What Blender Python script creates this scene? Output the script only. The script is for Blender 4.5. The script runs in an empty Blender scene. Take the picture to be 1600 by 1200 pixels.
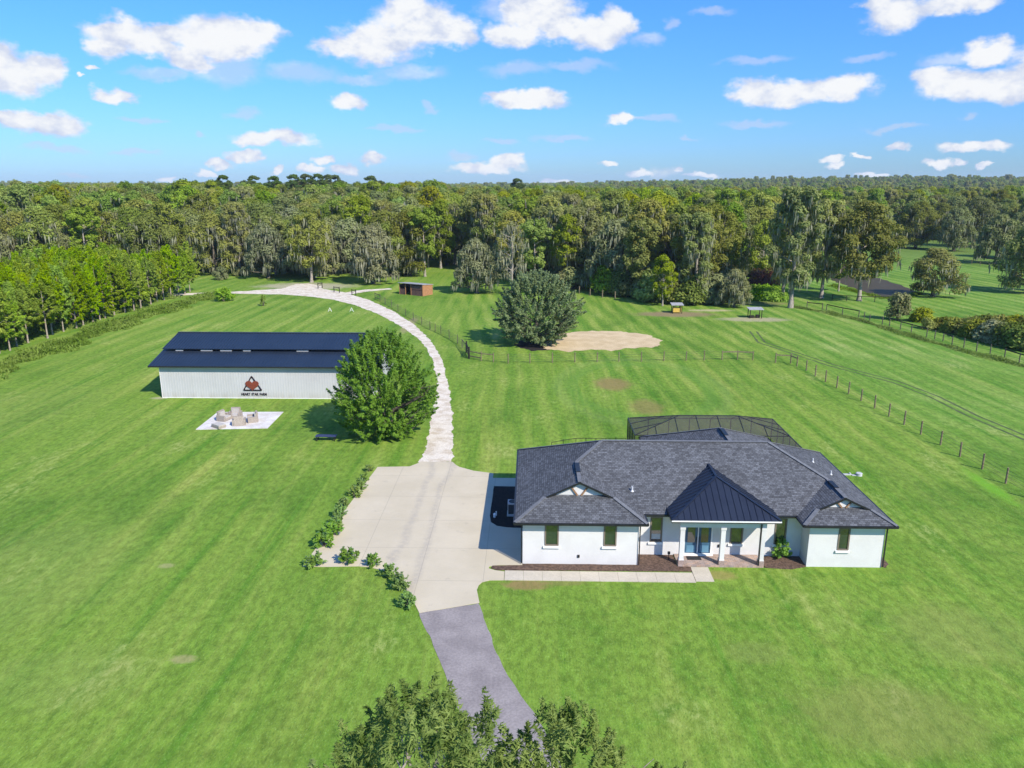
import bpy, math, random
import numpy as np
from mathutils import Vector, noise as mnoise

# ------------------------------------------------------------------ camera, world, sun
sc = bpy.context.scene
COL = sc.collection
W_, H_ = 1600.0, 1200.0
FPX, HORIZON, CAM_H = 1200.0, 282.0, 24.3
PITCH = math.atan((600 - HORIZON) / FPX)
YAW = math.atan(30 / 1200)
cam_data = bpy.data.cameras.new('camera')
cam_data.sensor_width = 36
cam_data.lens = 36 * FPX / W_
cam_data.clip_start = 0.5
cam_data.clip_end = 20000
cam = bpy.data.objects.new('camera', cam_data)
COL.objects.link(cam)
cam.location = (0, 0, CAM_H)
cam.rotation_euler = (math.pi / 2 - PITCH, 0, YAW)
sc.camera = cam

SUN_EL = math.radians(41)
LIGHT_AZ = math.radians(47)            # light travels towards (-cos, +sin)
to_sun = Vector((math.cos(LIGHT_AZ) * math.cos(SUN_EL), -math.sin(LIGHT_AZ) * math.cos(SUN_EL), math.sin(SUN_EL)))
sd = bpy.data.lights.new('sun', 'SUN')
sd.energy = 5.0
sd.angle = math.radians(0.55)
sd.color = (1.0, 0.925, 0.80)
sun = bpy.data.objects.new('sun', sd)
COL.objects.link(sun)
sun.rotation_euler = to_sun.to_track_quat('Z', 'Y').to_euler()
sun.location = (60, -60, 90)

sc.view_settings.view_transform = 'Standard'
sc.view_settings.look = 'None'
sc.view_settings.exposure = 0.45
sc.view_settings.gamma = 1
sc.render.engine = 'CYCLES'
sc.cycles.use_denoising = True
sc.cycles.max_bounces = 6
sc.cycles.diffuse_bounces = 3
sc.cycles.glossy_bounces = 3
sc.cycles.transmission_bounces = 3
sc.cycles.transparent_max_bounces = 12
sc.cycles.volume_bounces = 0
sc.cycles.caustics_reflective = False
sc.cycles.caustics_refractive = False

world = bpy.data.worlds.new('World')
sc.world = world
world.use_nodes = True


def pix_dir(x, y):
    """unit direction of a point of the photograph, in world axes"""
    a = (x - 800) / FPX
    b = (y - 600) / FPX
    fw = math.cos(PITCH) - b * math.sin(PITCH)
    dn = math.sin(PITCH) + b * math.cos(PITCH)
    c, s = math.cos(YAW), math.sin(YAW)
    v = Vector((a * c - fw * s, a * s + fw * c, -dn))
    return v.normalized()


def G(x, y, Z=0.0):
    """world point on the horizontal plane Z that the survey photograph shows at x, y"""
    d = pix_dir(x, y)
    t = (Z - CAM_H) / d.z
    return (d.x * t, d.y * t)


def to_px(X, Y, Z):
    c, s = math.cos(YAW), math.sin(YAW)
    a = X * c + Y * s
    b = -X * s + Y * c
    d = CAM_H - Z
    z = b * math.cos(PITCH) + d * math.sin(PITCH)
    v = -b * math.sin(PITCH) + d * math.cos(PITCH)
    return (800 + FPX * a / z, 600 + FPX * v / z)


class NT:
    """small helper round a node tree"""
    def __init__(s, tree):
        s.t = tree
        s.n = tree.nodes
        s.l = tree.links

    def node(s, typ, **kw):
        n = s.n.new(typ)
        for k, v in kw.items():
            setattr(n, k, v)
        return n

    def put(s, sock, v):
        if v is None:
            return
        if isinstance(v, bpy.types.NodeSocket):
            s.l.new(v, sock)
        else:
            if hasattr(sock, 'default_value') and hasattr(sock.default_value, '__len__') and isinstance(v, (tuple, list)):
                n = len(sock.default_value)
                v = tuple(v) + (1.0,) * (n - len(v))
                v = v[:n]
            sock.default_value = v

    def math(s, op, a, b=None, c=None, clamp=False):
        n = s.node('ShaderNodeMath', operation=op, use_clamp=clamp)
        s.put(n.inputs[0], a)
        s.put(n.inputs[1], b)
        s.put(n.inputs[2], c)
        return n.outputs[0]

    def vmath(s, op, a, b=None, c=None, out=0):
        n = s.node('ShaderNodeVectorMath', operation=op)
        s.put(n.inputs[0], a)
        s.put(n.inputs[1], b)
        s.put(n.inputs[2], c)
        return n.outputs[out]

    def mix(s, fac, a, b, mode='MIX'):
        n = s.node('ShaderNodeMix', data_type='RGBA', blend_type=mode)
        s.put(n.inputs[0], fac)
        s.put(n.inputs[6], a)
        s.put(n.inputs[7], b)
        return n.outputs[2]

    def noise(s, vec, scale, detail=3.0, rough=0.55, out=0, dim='3D'):
        n = s.node('ShaderNodeTexNoise', noise_dimensions=dim)
        s.put(n.inputs['Vector'], vec)
        n.inputs['Scale'].default_value = scale
        n.inputs['Detail'].default_value = detail
        n.inputs['Roughness'].default_value = rough
        return n.outputs[out]

    def ramp(s, v, lo, hi, a=0.0, b=1.0):
        n = s.node('ShaderNodeMapRange', interpolation_type='SMOOTHSTEP')
        s.put(n.inputs[0], v)
        n.inputs[1].default_value = lo
        n.inputs[2].default_value = hi
        n.inputs[3].default_value = a
        n.inputs[4].default_value = b
        return n.outputs[0]


def build_world():
    t = NT(world.node_tree)
    t.n.clear()
    out = t.node('ShaderNodeOutputWorld')
    bg = t.node('ShaderNodeBackground')
    bg.inputs['Strength'].default_value = 0.125
    sky = t.node('ShaderNodeTexSky', sky_type='NISHITA')
    sky.sun_disc = False
    sky.sun_elevation = SUN_EL
    sky.sun_rotation = math.atan2(to_sun.x, to_sun.y)
    sky.altitude = 50
    sky.air_density = 1.1
    sky.dust_density = 0.25
    sky.ozone_density = 3.0
    tc = t.node('ShaderNodeTexCoord')
    hs = t.node('ShaderNodeHueSaturation')
    hs.inputs['Saturation'].default_value = 1.12
    hs.inputs['Value'].default_value = 1.0
    t.put(hs.inputs['Color'], sky.outputs[0])
    # azimuth / elevation of the view direction
    sep = t.node('ShaderNodeSeparateXYZ')
    t.put(sep.inputs[0], tc.outputs['Generated'])
    az = t.math('ARCTAN2', sep.outputs[0], sep.outputs[1])
    el = t.math('ARCSINE', sep.outputs[2])
    tint = t.mix(t.ramp(el, -0.02, 0.27), (0.30, 0.53, 1.04), (0.355, 0.70, 1.08))
    tint = t.mix(t.ramp(el, 0.33, 0.75), tint, (0.62, 1.12, 1.75))  # zenith boosted and blued above the view, added fill from overhead
    blue = t.mix(1.0, hs.outputs[0], tint, 'MULTIPLY')
    comb = t.node('ShaderNodeCombineXYZ')
    t.put(comb.inputs[0], az)
    t.put(comb.inputs[1], t.math('MULTIPLY', el, 1.0))
    base = comb.outputs[0]
    stretched = t.vmath('MULTIPLY', base, (1.0, 1.5, 1.0))
    n1 = t.noise(stretched, 22.0, 7.0, 0.58, out=1)
    off = t.vmath('SUBTRACT', n1, (0.5, 0.5, 0.5))
    off = t.vmath('MULTIPLY', off, (0.055, 0.034, 0.0))
    p = t.vmath('ADD', base, off)

    def field(lst):
        acc = None
        for (x, y, rx, ry) in lst:
            d = pix_dir(x, y)
            ca, ce = math.atan2(d.x, d.y), math.asin(d.z)
            d2 = pix_dir(x + rx, y)
            d3 = pix_dir(x, y - ry)
            ra = abs(math.atan2(d2.x, d2.y) - ca)
            re = abs(math.asin(d3.z) - ce)
            # flat base: the ellipse is widened upwards a little
            v = t.vmath('MULTIPLY_ADD', p, (1 / ra, 1 / re, 0.0), (-ca / ra, -ce / re, 0.0))
            L = t.vmath('LENGTH', v, out=1)
            acc = L if acc is None else t.math('SMOOTH_MIN', acc, L, 0.25)
        return acc
    solid = [(25, 118, 52, 34), (62, 110, 40, 26), (10, 95, 40, 30), (60, 192, 78, 19), (20, 182, 50, 16), (178, 148, 37, 12),
             (190, 48, 62, 24), (165, 68, 40, 22), (235, 72, 50, 22), (345, 60, 86, 40), (300, 92, 45, 26), (395, 55, 45, 26), (260, 48, 40, 20),
             (590, 68, 76, 36), (655, 40, 76, 40), (535, 74, 50, 17), (705, 48, 48, 26), (640, 12, 35, 16),
             (838, 18, 66, 42), (800, 55, 42, 24), (925, 52, 62, 26), (965, 32, 34, 26), (880, 45, 50, 24),
             (545, 154, 34, 15), (430, 219, 64, 14), (395, 224, 36, 10), (385, 245, 30, 9), (345, 256, 22, 8), (325, 271, 17, 6),
             (825, 154, 66, 15), (790, 148, 32, 10), (968, 186, 24, 9), (762, 262, 56, 11), (795, 252, 24, 11), (585, 246, 22, 10),
             (540, 264, 28, 10), (490, 262, 20, 7), (507, 248, 18, 7), (945, 254, 14, 5), (1000, 267, 24, 7), (1058, 266, 12, 5), (1095, 276, 30, 5),
             (1175, 145, 46, 22), (1235, 148, 52, 20), (1318, 138, 66, 20), (1280, 140, 40, 16), (1400, 20, 54, 30), (1370, 8, 30, 20), (1490, 4, 90, 20),
             (1545, 84, 62, 20), (1500, 132, 78, 25), (1570, 132, 60, 26), (1460, 125, 34, 22), (1640, 110, 60, 50), (1700, 40, 70, 40),
             (1408, 231, 22, 8), (1520, 229, 56, 11), (1465, 254, 30, 9), (1535, 260, 12, 5), (1296, 248, 24, 8), (1306, 258, 18, 5), (1345, 244, 14, 5), (1498, 254, 10, 5),
             (262, 280, 20, 5), (430, 268, 8, 6), (-60, 90, 60, 45), (-150, 180, 70, 30), (870, 286, 40, 5), (1370, 275, 24, 4), (130, 118, 6, 5), (148, 102, 13, 5)]
    faint = [(255, 115, 60, 10), (560, 120, 50, 9), (900, 100, 60, 10), (1180, 95, 60, 8), (1350, 90, 40, 8), (90, 230, 50, 7), (620, 200, 50, 6), (880, 215, 50, 6), (1180, 190, 60, 7), (1400, 200, 50, 6), (220, 190, 40, 6), (640, 112, 60, 14), (470, 112, 62, 15), (805, 108, 52, 13), (1030, 187, 26, 6), (380, 176, 30, 10), (312, 212, 13, 5),
             (1505, 185, 12, 8), (1078, 214, 14, 5), (1110, 20, 36, 8), (1050, 38, 14, 9), (780, 222, 30, 6), (770, 15, 30, 20), (1480, 92, 45, 14),
             (1010, 62, 26, 14), (120, 272, 30, 6), (720, 245, 30, 7), (1040, 268, 30, 10), (672, 168, 12, 7), (350, 105, 60, 30), (1000, 190, 60, 5), (210, 238, 40, 6)]
    f1 = field(solid)
    f2 = field(faint)
    fine = t.noise(stretched, 75.0, 5.0, 0.6)
    fr = t.math('MULTIPLY', t.math('SUBTRACT', fine, 0.5), 0.5)
    a1 = t.ramp(t.math('ADD', f1, fr), 1.17, 0.64)
    a2 = t.math('MULTIPLY', t.ramp(t.math('ADD', f2, fr), 1.25, 0.35), 0.5)
    alpha = t.math('MAXIMUM', a1, a2)
    # cloud body: bright where thick, a little lavender grey where thin and low
    shade = t.noise(t.vmath('ADD', stretched, (3.1, 0.02, 0)), 26.0, 5.0, 0.6)
    body = t.ramp(t.math('SUBTRACT', shade, t.math('MULTIPLY', f1, 0.16)), 0.22, 0.50)
    ccol = t.mix(body, (3.55, 4.0, 5.1), (5.5, 5.6, 5.75))
    col = t.mix(alpha, blue, ccol)
    # unseen broken cloud added overhead, above the surveyed part, as fill light
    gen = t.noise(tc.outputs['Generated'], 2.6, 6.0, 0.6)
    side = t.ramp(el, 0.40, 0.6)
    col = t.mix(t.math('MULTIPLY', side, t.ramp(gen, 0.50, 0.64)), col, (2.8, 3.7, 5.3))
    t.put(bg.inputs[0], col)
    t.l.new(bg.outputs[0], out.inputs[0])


build_world()

# ------------------------------------------------------------------ generic helpers
ORIGIN = {}


def link(o):
    COL.objects.link(o)
    return o


def tag(o, label=None, cat=None, group=None, kind=None):
    if label:
        o['label'] = label
    if cat:
        o['category'] = cat
    if group:
        o['group'] = group
    if kind:
        o['kind'] = kind
    return o


def thing(name, label, cat, loc=(0, 0, 0), group=None):
    o = bpy.data.objects.new(name, None)
    o.empty_display_size = 0.3
    o.location = loc
    link(o)
    ORIGIN[o.name] = Vector(loc)
    tag(o, label, cat, group)
    return o


def np_mesh(name, V, F, mats=None, smooth=False):
    """V (n,3) array, F (m,k) array of equal sided faces"""
    V = np.asarray(V, dtype=np.float32)
    F = np.asarray(F, dtype=np.int32)
    me = bpy.data.meshes.new(name)
    me.vertices.add(len(V))
    me.vertices.foreach_set('co', V.ravel())
    k = F.shape[1]
    me.loops.add(F.size)
    me.loops.foreach_set('vertex_index', F.ravel())
    me.polygons.add(len(F))
    me.polygons.foreach_set('loop_start', np.arange(len(F), dtype=np.int32) * k)
    me.polygons.foreach_set('loop_total', np.full(len(F), k, dtype=np.int32))
    if smooth:
        me.polygons.foreach_set('use_smooth', np.ones(len(F), dtype=bool))
    for m in (mats or []):
        me.materials.append(m)
    me.update(calc_edges=True)
    me.validate()
    return me


class MB:
    def __init__(s):
        s.v, s.f, s.uv = [], [], []
        s.has_uv = False

    def poly(s, pts, uv=None):
        b = len(s.v)
        s.v += [tuple(p) for p in pts]
        s.f.append(tuple(range(b, b + len(pts))))
        if uv:
            s.has_uv = True
            s.uv += list(uv)
        else:
            s.uv += [(p[0], p[1]) for p in pts]

    def box(s, x0, y0, z0, x1, y1, z1):
        if x0 > x1: x0, x1 = x1, x0
        if y0 > y1: y0, y1 = y1, y0
        if z0 > z1: z0, z1 = z1, z0
        a = [(x0, y0, z0), (x1, y0, z0), (x1, y1, z0), (x0, y1, z0), (x0, y0, z1), (x1, y0, z1), (x1, y1, z1), (x0, y1, z1)]
        for q in ((0, 3, 2, 1), (4, 5, 6, 7), (0, 1, 5, 4), (1, 2, 6, 5), (2, 3, 7, 6), (3, 0, 4, 7)):
            s.poly([a[i] for i in q])

    def obox(s, c, ux, uy, sx, sy, z0, z1):
        """box with plan axes ux, uy (2d unit vectors) centred on c"""
        P = []
        for z in (z0, z1):
            for (a, b) in ((-1, -1), (1, -1), (1, 1), (-1, 1)):
                P.append((c[0] + ux[0] * a * sx / 2 + uy[0] * b * sy / 2, c[1] + ux[1] * a * sx / 2 + uy[1] * b * sy / 2, z))
        for q in ((0, 3, 2, 1), (4, 5, 6, 7), (0, 1, 5, 4), (1, 2, 6, 5), (2, 3, 7, 6), (3, 0, 4, 7)):
            s.poly([P[i] for i in q])

    def bar(s, p0, p1, w, h=None, up=(0, 0, 1)):
        """rectangular bar from p0 to p1"""
        h = h or w
        p0, p1 = Vector(p0), Vector(p1)
        d = (p1 - p0).normalized()
        u = Vector(up)
        if abs(d.dot(u)) > 0.98:
            u = Vector((0, 1, 0))
        a = d.cross(u).normalized()
        b = a.cross(d).normalized()
        P = []
        for p in (p0, p1):
            for (i, j) in ((-1, -1), (1, -1), (1, 1), (-1, 1)):
                P.append(p + a * i * w / 2 + b * j * h / 2)
        for q in ((0, 3, 2, 1), (4, 5, 6, 7), (0, 1, 5, 4), (1, 2, 6, 5), (2, 3, 7, 6), (3, 0, 4, 7)):
            s.poly([P[i] for i in q])

    def tube(s, p0, p1, r0, r1=None, n=8, cap=True):
        r1 = r0 if r1 is None else r1
        p0, p1 = Vector(p0), Vector(p1)
        d = (p1 - p0).normalized()
        u = Vector((0, 0, 1)) if abs(d.z) < 0.95 else Vector((1, 0, 0))
        a = d.cross(u).normalized()
        b = a.cross(d).normalized()
        A = [p0 + (a * math.cos(2 * math.pi * i / n) + b * math.sin(2 * math.pi * i / n)) * r0 for i in range(n)]
        B = [p1 + (a * math.cos(2 * math.pi * i / n) + b * math.sin(2 * math.pi * i / n)) * r1 for i in range(n)]
        for i in range(n):
            j = (i + 1) % n
            s.poly([A[i], A[j], B[j], B[i]])
        if cap:
            s.poly(B)
            s.poly(A[::-1])

    def build(s, name, mat, parent=None, smooth=False, merge=False):
        off = ORIGIN.get(parent.name, Vector()) if parent else Vector()
        me = bpy.data.meshes.new(name)
        me.from_pydata([(v[0] - off.x, v[1] - off.y, v[2] - off.z) for v in s.v], [], s.f)
        if s.has_uv:
            uvl = me.uv_layers.new(name='UVMap')
            flat = []
            for u in s.uv:
                flat += [u[0], u[1]]
            uvl.data.foreach_set('uv', flat)
        if mat:
            me.materials.append(mat)
        if smooth:
            for p in me.polygons:
                p.use_smooth = True
        me.update()
        o = bpy.data.objects.new(name, me)
        link(o)
        if parent:
            o.parent = parent
        ORIGIN[o.name] = off.copy()
        return o


def solo(mb, name, mat, label, cat, loc, group=None, smooth=False):
    """a thing that is one mesh, its origin at loc"""
    e = Vector(loc)
    mb.v = [(v[0] - e.x, v[1] - e.y, v[2] - e.z) for v in mb.v]
    o = mb.build(name, mat, None, smooth)
    o.location = e
    return tag(o, label, cat, group)


# ------------------------------------------------------------------ materials
MATS = {}


def new_mat(name):
    m = bpy.data.materials.new(name)
    m.use_nodes = True
    t = NT(m.node_tree)
    t.n.clear()
    out = t.node('ShaderNodeOutputMaterial')
    return m, t, out


def pmat(name, c1, c2=None, scale=4.0, rough=0.8, detail=4.0, bump=0.0, bscale=None, spec=0.3, metal=0.0, coord='Object', lo=0.35, hi=0.65, fine=0.0):
    m, t, out = new_mat(name)
    b = t.node('ShaderNodeBsdfPrincipled')
    b.inputs['Roughness'].default_value = rough
    b.inputs['Metallic'].default_value = metal
    b.inputs['Specular IOR Level'].default_value = spec
    tc = t.node('ShaderNodeTexCoord')
    vec = tc.outputs[coord]
    if c2 is None:
        c2 = tuple(c * 0.85 for c in c1)
    n = t.noise(vec, scale, detail)
    col = t.mix(t.ramp(n, lo, hi), c2, c1)
    if fine:
        n2 = t.noise(vec, scale * 11, 3)
        f = t.ramp(n2, 0.3, 0.7, 1 - fine, 1 + fine)
        mm = t.node('ShaderNodeVectorMath', operation='SCALE')
        t.put(mm.inputs[0], col)
        t.put(mm.inputs['Scale'], f)
        col = mm.outputs[0]
    t.put(b.inputs['Base Color'], col)
    if bump:
        bn = t.noise(vec, bscale or scale * 6, 4)
        bp = t.node('ShaderNodeBump')
        bp.inputs['Strength'].default_value = bump
        bp.inputs['Distance'].default_value = 0.05
        t.put(bp.inputs['Height'], bn)
        t.l.new(bp.outputs[0], b.inputs['Normal'])
    t.l.new(b.outputs[0], out.inputs[0])
    MATS[name] = m
    return m


def leaf_mat(name, dark, light, scale=0.6, trans=0.28, gloss=0.12, hue=0.02, val=0.22, rough=0.45):
    m, t, out = new_mat(name)
    tc = t.node('ShaderNodeTexCoord')
    geo = t.node('ShaderNodeNewGeometry')
    oi = t.node('ShaderNodeObjectInfo')
    n = t.noise(tc.outputs['Object'], scale, 3)
    n2 = t.noise(tc.outputs['Object'], scale * 9, 2)
    f = t.math('ADD', t.math('MULTIPLY', t.ramp(n, 0.32, 0.68), 0.6), t.math('MULTIPLY', t.ramp(n2, 0.3, 0.7), 0.4))
    col = t.mix(f, dark, light)
    hs = t.node('ShaderNodeHueSaturation')
    t.put(hs.inputs['Color'], col)
    rnd = oi.outputs['Random']
    t.put(hs.inputs['Hue'], t.math('ADD', 0.5 - hue * 0.75, t.math('MULTIPLY', rnd, hue)))
    r2 = t.math('FRACT', t.math('MULTIPLY', rnd, 17.31))
    t.put(hs.inputs['Value'], t.math('ADD', 1 - val / 2, t.math('MULTIPLY', r2, val)))
    r3 = t.math('FRACT', t.math('MULTIPLY', rnd, 7.77))
    t.put(hs.inputs['Saturation'], t.math('ADD', 0.85, t.math('MULTIPLY', r3, 0.3)))
    df = t.node('ShaderNodeBsdfDiffuse')
    tr = t.node('ShaderNodeBsdfTranslucent')
    t.put(df.inputs[0], hs.outputs[0])
    tcol = t.mix(1.0, hs.outputs[0], (1.25, 1.35, 0.6), 'MULTIPLY')
    t.put(tr.inputs[0], tcol)
    mx = t.node('ShaderNodeMixShader')
    mx.inputs[0].default_value = trans
    t.l.new(df.outputs[0], mx.inputs[1])
    t.l.new(tr.outputs[0], mx.inputs[2])
    last = mx.outputs[0]
    if gloss:
        gl = t.node('ShaderNodeBsdfGlossy')
        gl.inputs['Roughness'].default_value = rough
        gl.inputs[0].default_value = (0.9, 0.95, 0.9, 1)
        fr = t.node('ShaderNodeFresnel')
        fr.inputs[0].default_value = 1.4
        m2 = t.node('ShaderNodeMixShader')
        t.put(m2.inputs[0], t.math('MULTIPLY', fr.outputs[0], gloss * 4))
        t.l.new(last, m2.inputs[1])
        t.l.new(gl.outputs[0], m2.inputs[2])
        last = m2.outputs[0]
    t.l.new(last, out.inputs[0])
    MATS[name] = m
    return m


def glass_mat(name, tint=(0.02, 0.03, 0.03), refl=0.24):
    m, t, out = new_mat(name)
    b = t.node('ShaderNodeBsdfDiffuse')
    b.inputs[0].default_value = (*tint, 1)
    g = t.node('ShaderNodeBsdfGlossy')
    g.inputs[0].default_value = (0.72, 0.72, 0.72, 1)
    g.inputs['Roughness'].default_value = 0.03
    tc = t.node('ShaderNodeTexCoord')
    bp = t.node('ShaderNodeBump')
    bp.inputs['Strength'].default_value = 0.12
    bp.inputs['Distance'].default_value = 0.02
    t.put(bp.inputs['Height'], t.noise(tc.outputs['Object'], 1.3, 2))
    t.l.new(bp.outputs[0], g.inputs['Normal'])
    mx = t.node('ShaderNodeMixShader')
    mx.inputs[0].default_value = refl
    t.l.new(b.outputs[0], mx.inputs[1])
    t.l.new(g.outputs[0], mx.inputs[2])
    t.l.new(mx.outputs[0], out.inputs[0])
    MATS[name] = m
    return m


def mesh_screen_mat(name, opacity=0.5, col=(0.02, 0.02, 0.022)):
    m, t, out = new_mat(name)
    d = t.node('ShaderNodeBsdfDiffuse')
    d.inputs[0].default_value = (*col, 1)
    tr = t.node('ShaderNodeBsdfTransparent')
    mx = t.node('ShaderNodeMixShader')
    mx.inputs[0].default_value = opacity
    t.l.new(tr.outputs[0], mx.inputs[1])
    t.l.new(d.outputs[0], mx.inputs[2])
    t.l.new(mx.outputs[0], out.inputs[0])
    MATS[name] = m
    return m


def shingle_mat():
    m, t, out = new_mat('shingle')
    b = t.node('ShaderNodeBsdfPrincipled')
    b.inputs['Roughness'].default_value = 0.9
    b.inputs['Specular IOR Level'].default_value = 0.25
    uv = t.node('ShaderNodeUVMap')
    br = t.node('ShaderNodeTexBrick')
    br.offset = 0.37
    br.offset_frequency = 2
    t.put(br.inputs['Vector'], uv.outputs[0])
    br.inputs['Color1'].default_value = (0.066, 0.069, 0.075, 1)
    br.inputs['Color2'].default_value = (0.132, 0.139, 0.151, 1)
    br.inputs['Mortar'].default_value = (0.03, 0.03, 0.035, 1)
    br.inputs['Scale'].default_value = 1.0
    br.inputs['Mortar Size'].default_value = 0.012
    br.inputs['Mortar Smooth'].default_value = 0.3
    br.inputs['Bias'].default_value = -0.05
    br.inputs['Brick Width'].default_value = 0.24
    br.inputs['Row Height'].default_value = 0.15
    n = t.noise(uv.outputs[0], 0.35, 4)
    n2 = t.noise(uv.outputs[0], 3.0, 4, 0.7)
    f = t.math('ADD', t.ramp(n, 0.3, 0.7, 0.86, 1.1), t.ramp(n2, 0.3, 0.7, -0.14, 0.14))
    s = t.node('ShaderNodeVectorMath', operation='SCALE')
    t.put(s.inputs[0], br.outputs[0])
    t.put(s.inputs['Scale'], f)
    t.put(b.inputs['Base Color'], s.outputs[0])
    # each course laps over the one below
    sep = t.node('ShaderNodeSeparateXYZ')
    t.put(sep.inputs[0], uv.outputs[0])
    saw = t.math('FRACT', t.math('DIVIDE', sep.outputs[1], 0.15))
    bp = t.node('ShaderNodeBump')
    bp.inputs['Strength'].default_value = 0.5
    bp.inputs['Distance'].default_value = 0.02
    t.put(bp.inputs['Height'], t.math('SUBTRACT', t.math('MULTIPLY', br.outputs[1], -0.5), saw))
    t.l.new(bp.outputs[0], b.inputs['Normal'])
    t.l.new(b.outputs[0], out.inputs[0])
    MATS['shingle'] = m
    return m


def paver_mat(name, c1, c2, cm, bw, rh, scale=1.0, vari=0.2):
    m, t, out = new_mat(name)
    b = t.node('ShaderNodeBsdfPrincipled')
    b.inputs['Roughness'].default_value = 0.85
    tc = t.node('ShaderNodeTexCoord')
    br = t.node('ShaderNodeTexBrick')
    t.put(br.inputs['Vector'], tc.outputs['Object'])
    br.inputs['Color1'].default_value = (*c1, 1)
    br.inputs['Color2'].default_value = (*c2, 1)
    br.inputs['Mortar'].default_value = (*cm, 1)
    br.inputs['Scale'].default_value = scale
    br.inputs['Brick Width'].default_value = bw
    br.inputs['Row Height'].default_value = rh
    br.inputs['Mortar Size'].default_value = 0.012
    n = t.noise(tc.outputs['Object'], 2.3, 4)
    s = t.node('ShaderNodeVectorMath', operation='SCALE')
    t.put(s.inputs[0], br.outputs[0])
    t.put(s.inputs['Scale'], t.ramp(n, 0.3, 0.7, 1 - vari, 1 + vari))
    t.put(b.inputs['Base Color'], s.outputs[0])
    t.l.new(b.outputs[0], out.inputs[0])
    MATS[name] = m
    return m


def concrete_mat():
    m, t, out = new_mat('concrete')
    b = t.node('ShaderNodeBsdfPrincipled')
    b.inputs['Roughness'].default_value = 0.85
    b.inputs['Specular IOR Level'].default_value = 0.25
    geo = t.node('ShaderNodeNewGeometry')
    P = geo.outputs['Position']
    n = t.noise(P, 0.25, 5, 0.6)
    n2 = t.noise(P, 2.6, 5, 0.65)
    col = t.mix(t.ramp(n, 0.3, 0.7), (0.455, 0.395, 0.282), (0.515, 0.45, 0.33))
    col = t.mix(t.math('MULTIPLY', t.ramp(n2, 0.45, 0.75), 0.22), col, (0.42, 0.38, 0.32))
    # faint tyre grime along the drive
    sep = t.node('ShaderNodeSeparateXYZ')
    t.put(sep.inputs[0], P)
    x = sep.outputs[0]
    y = sep.outputs[1]
    wob = t.math('MULTIPLY', t.math('SUBTRACT', t.noise(P, 0.12, 2), 0.5), 3.0)
    for cx in (-8.7, -7.1):
        d = t.math('ABSOLUTE', t.math('SUBTRACT', t.math('ADD', x, wob), cx))
        col = t.mix(t.math('MULTIPLY', t.ramp(d, 0.5, 0.05), t.ramp(n2, 0.3, 0.6, 0.05, 0.4)), col, (0.30, 0.27, 0.235))
    # stains
    st = t.noise(P, 0.9, 4, 0.7)
    col = t.mix(t.ramp(st, 0.60, 0.76, 0.0, 0.4), col, (0.27, 0.24, 0.20))
    # sawn joints
    for (s_, per, o_) in ((x, 4.1, 0.6), (y, 4.4, 1.1)):
        q = t.math('ABSOLUTE', t.math('SUBTRACT', t.math('FRACT', t.math('DIVIDE', t.math('ADD', s_, o_ + 400), per)), 0.5))
        col = t.mix(t.math('MULTIPLY', t.ramp(q, 0.4935, 0.498), 0.45), col, (0.2, 0.18, 0.16))
    t.put(b.inputs['Base Color'], col)
    t.l.new(b.outputs[0], out.inputs[0])
    MATS['concrete'] = m
    return m


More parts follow.
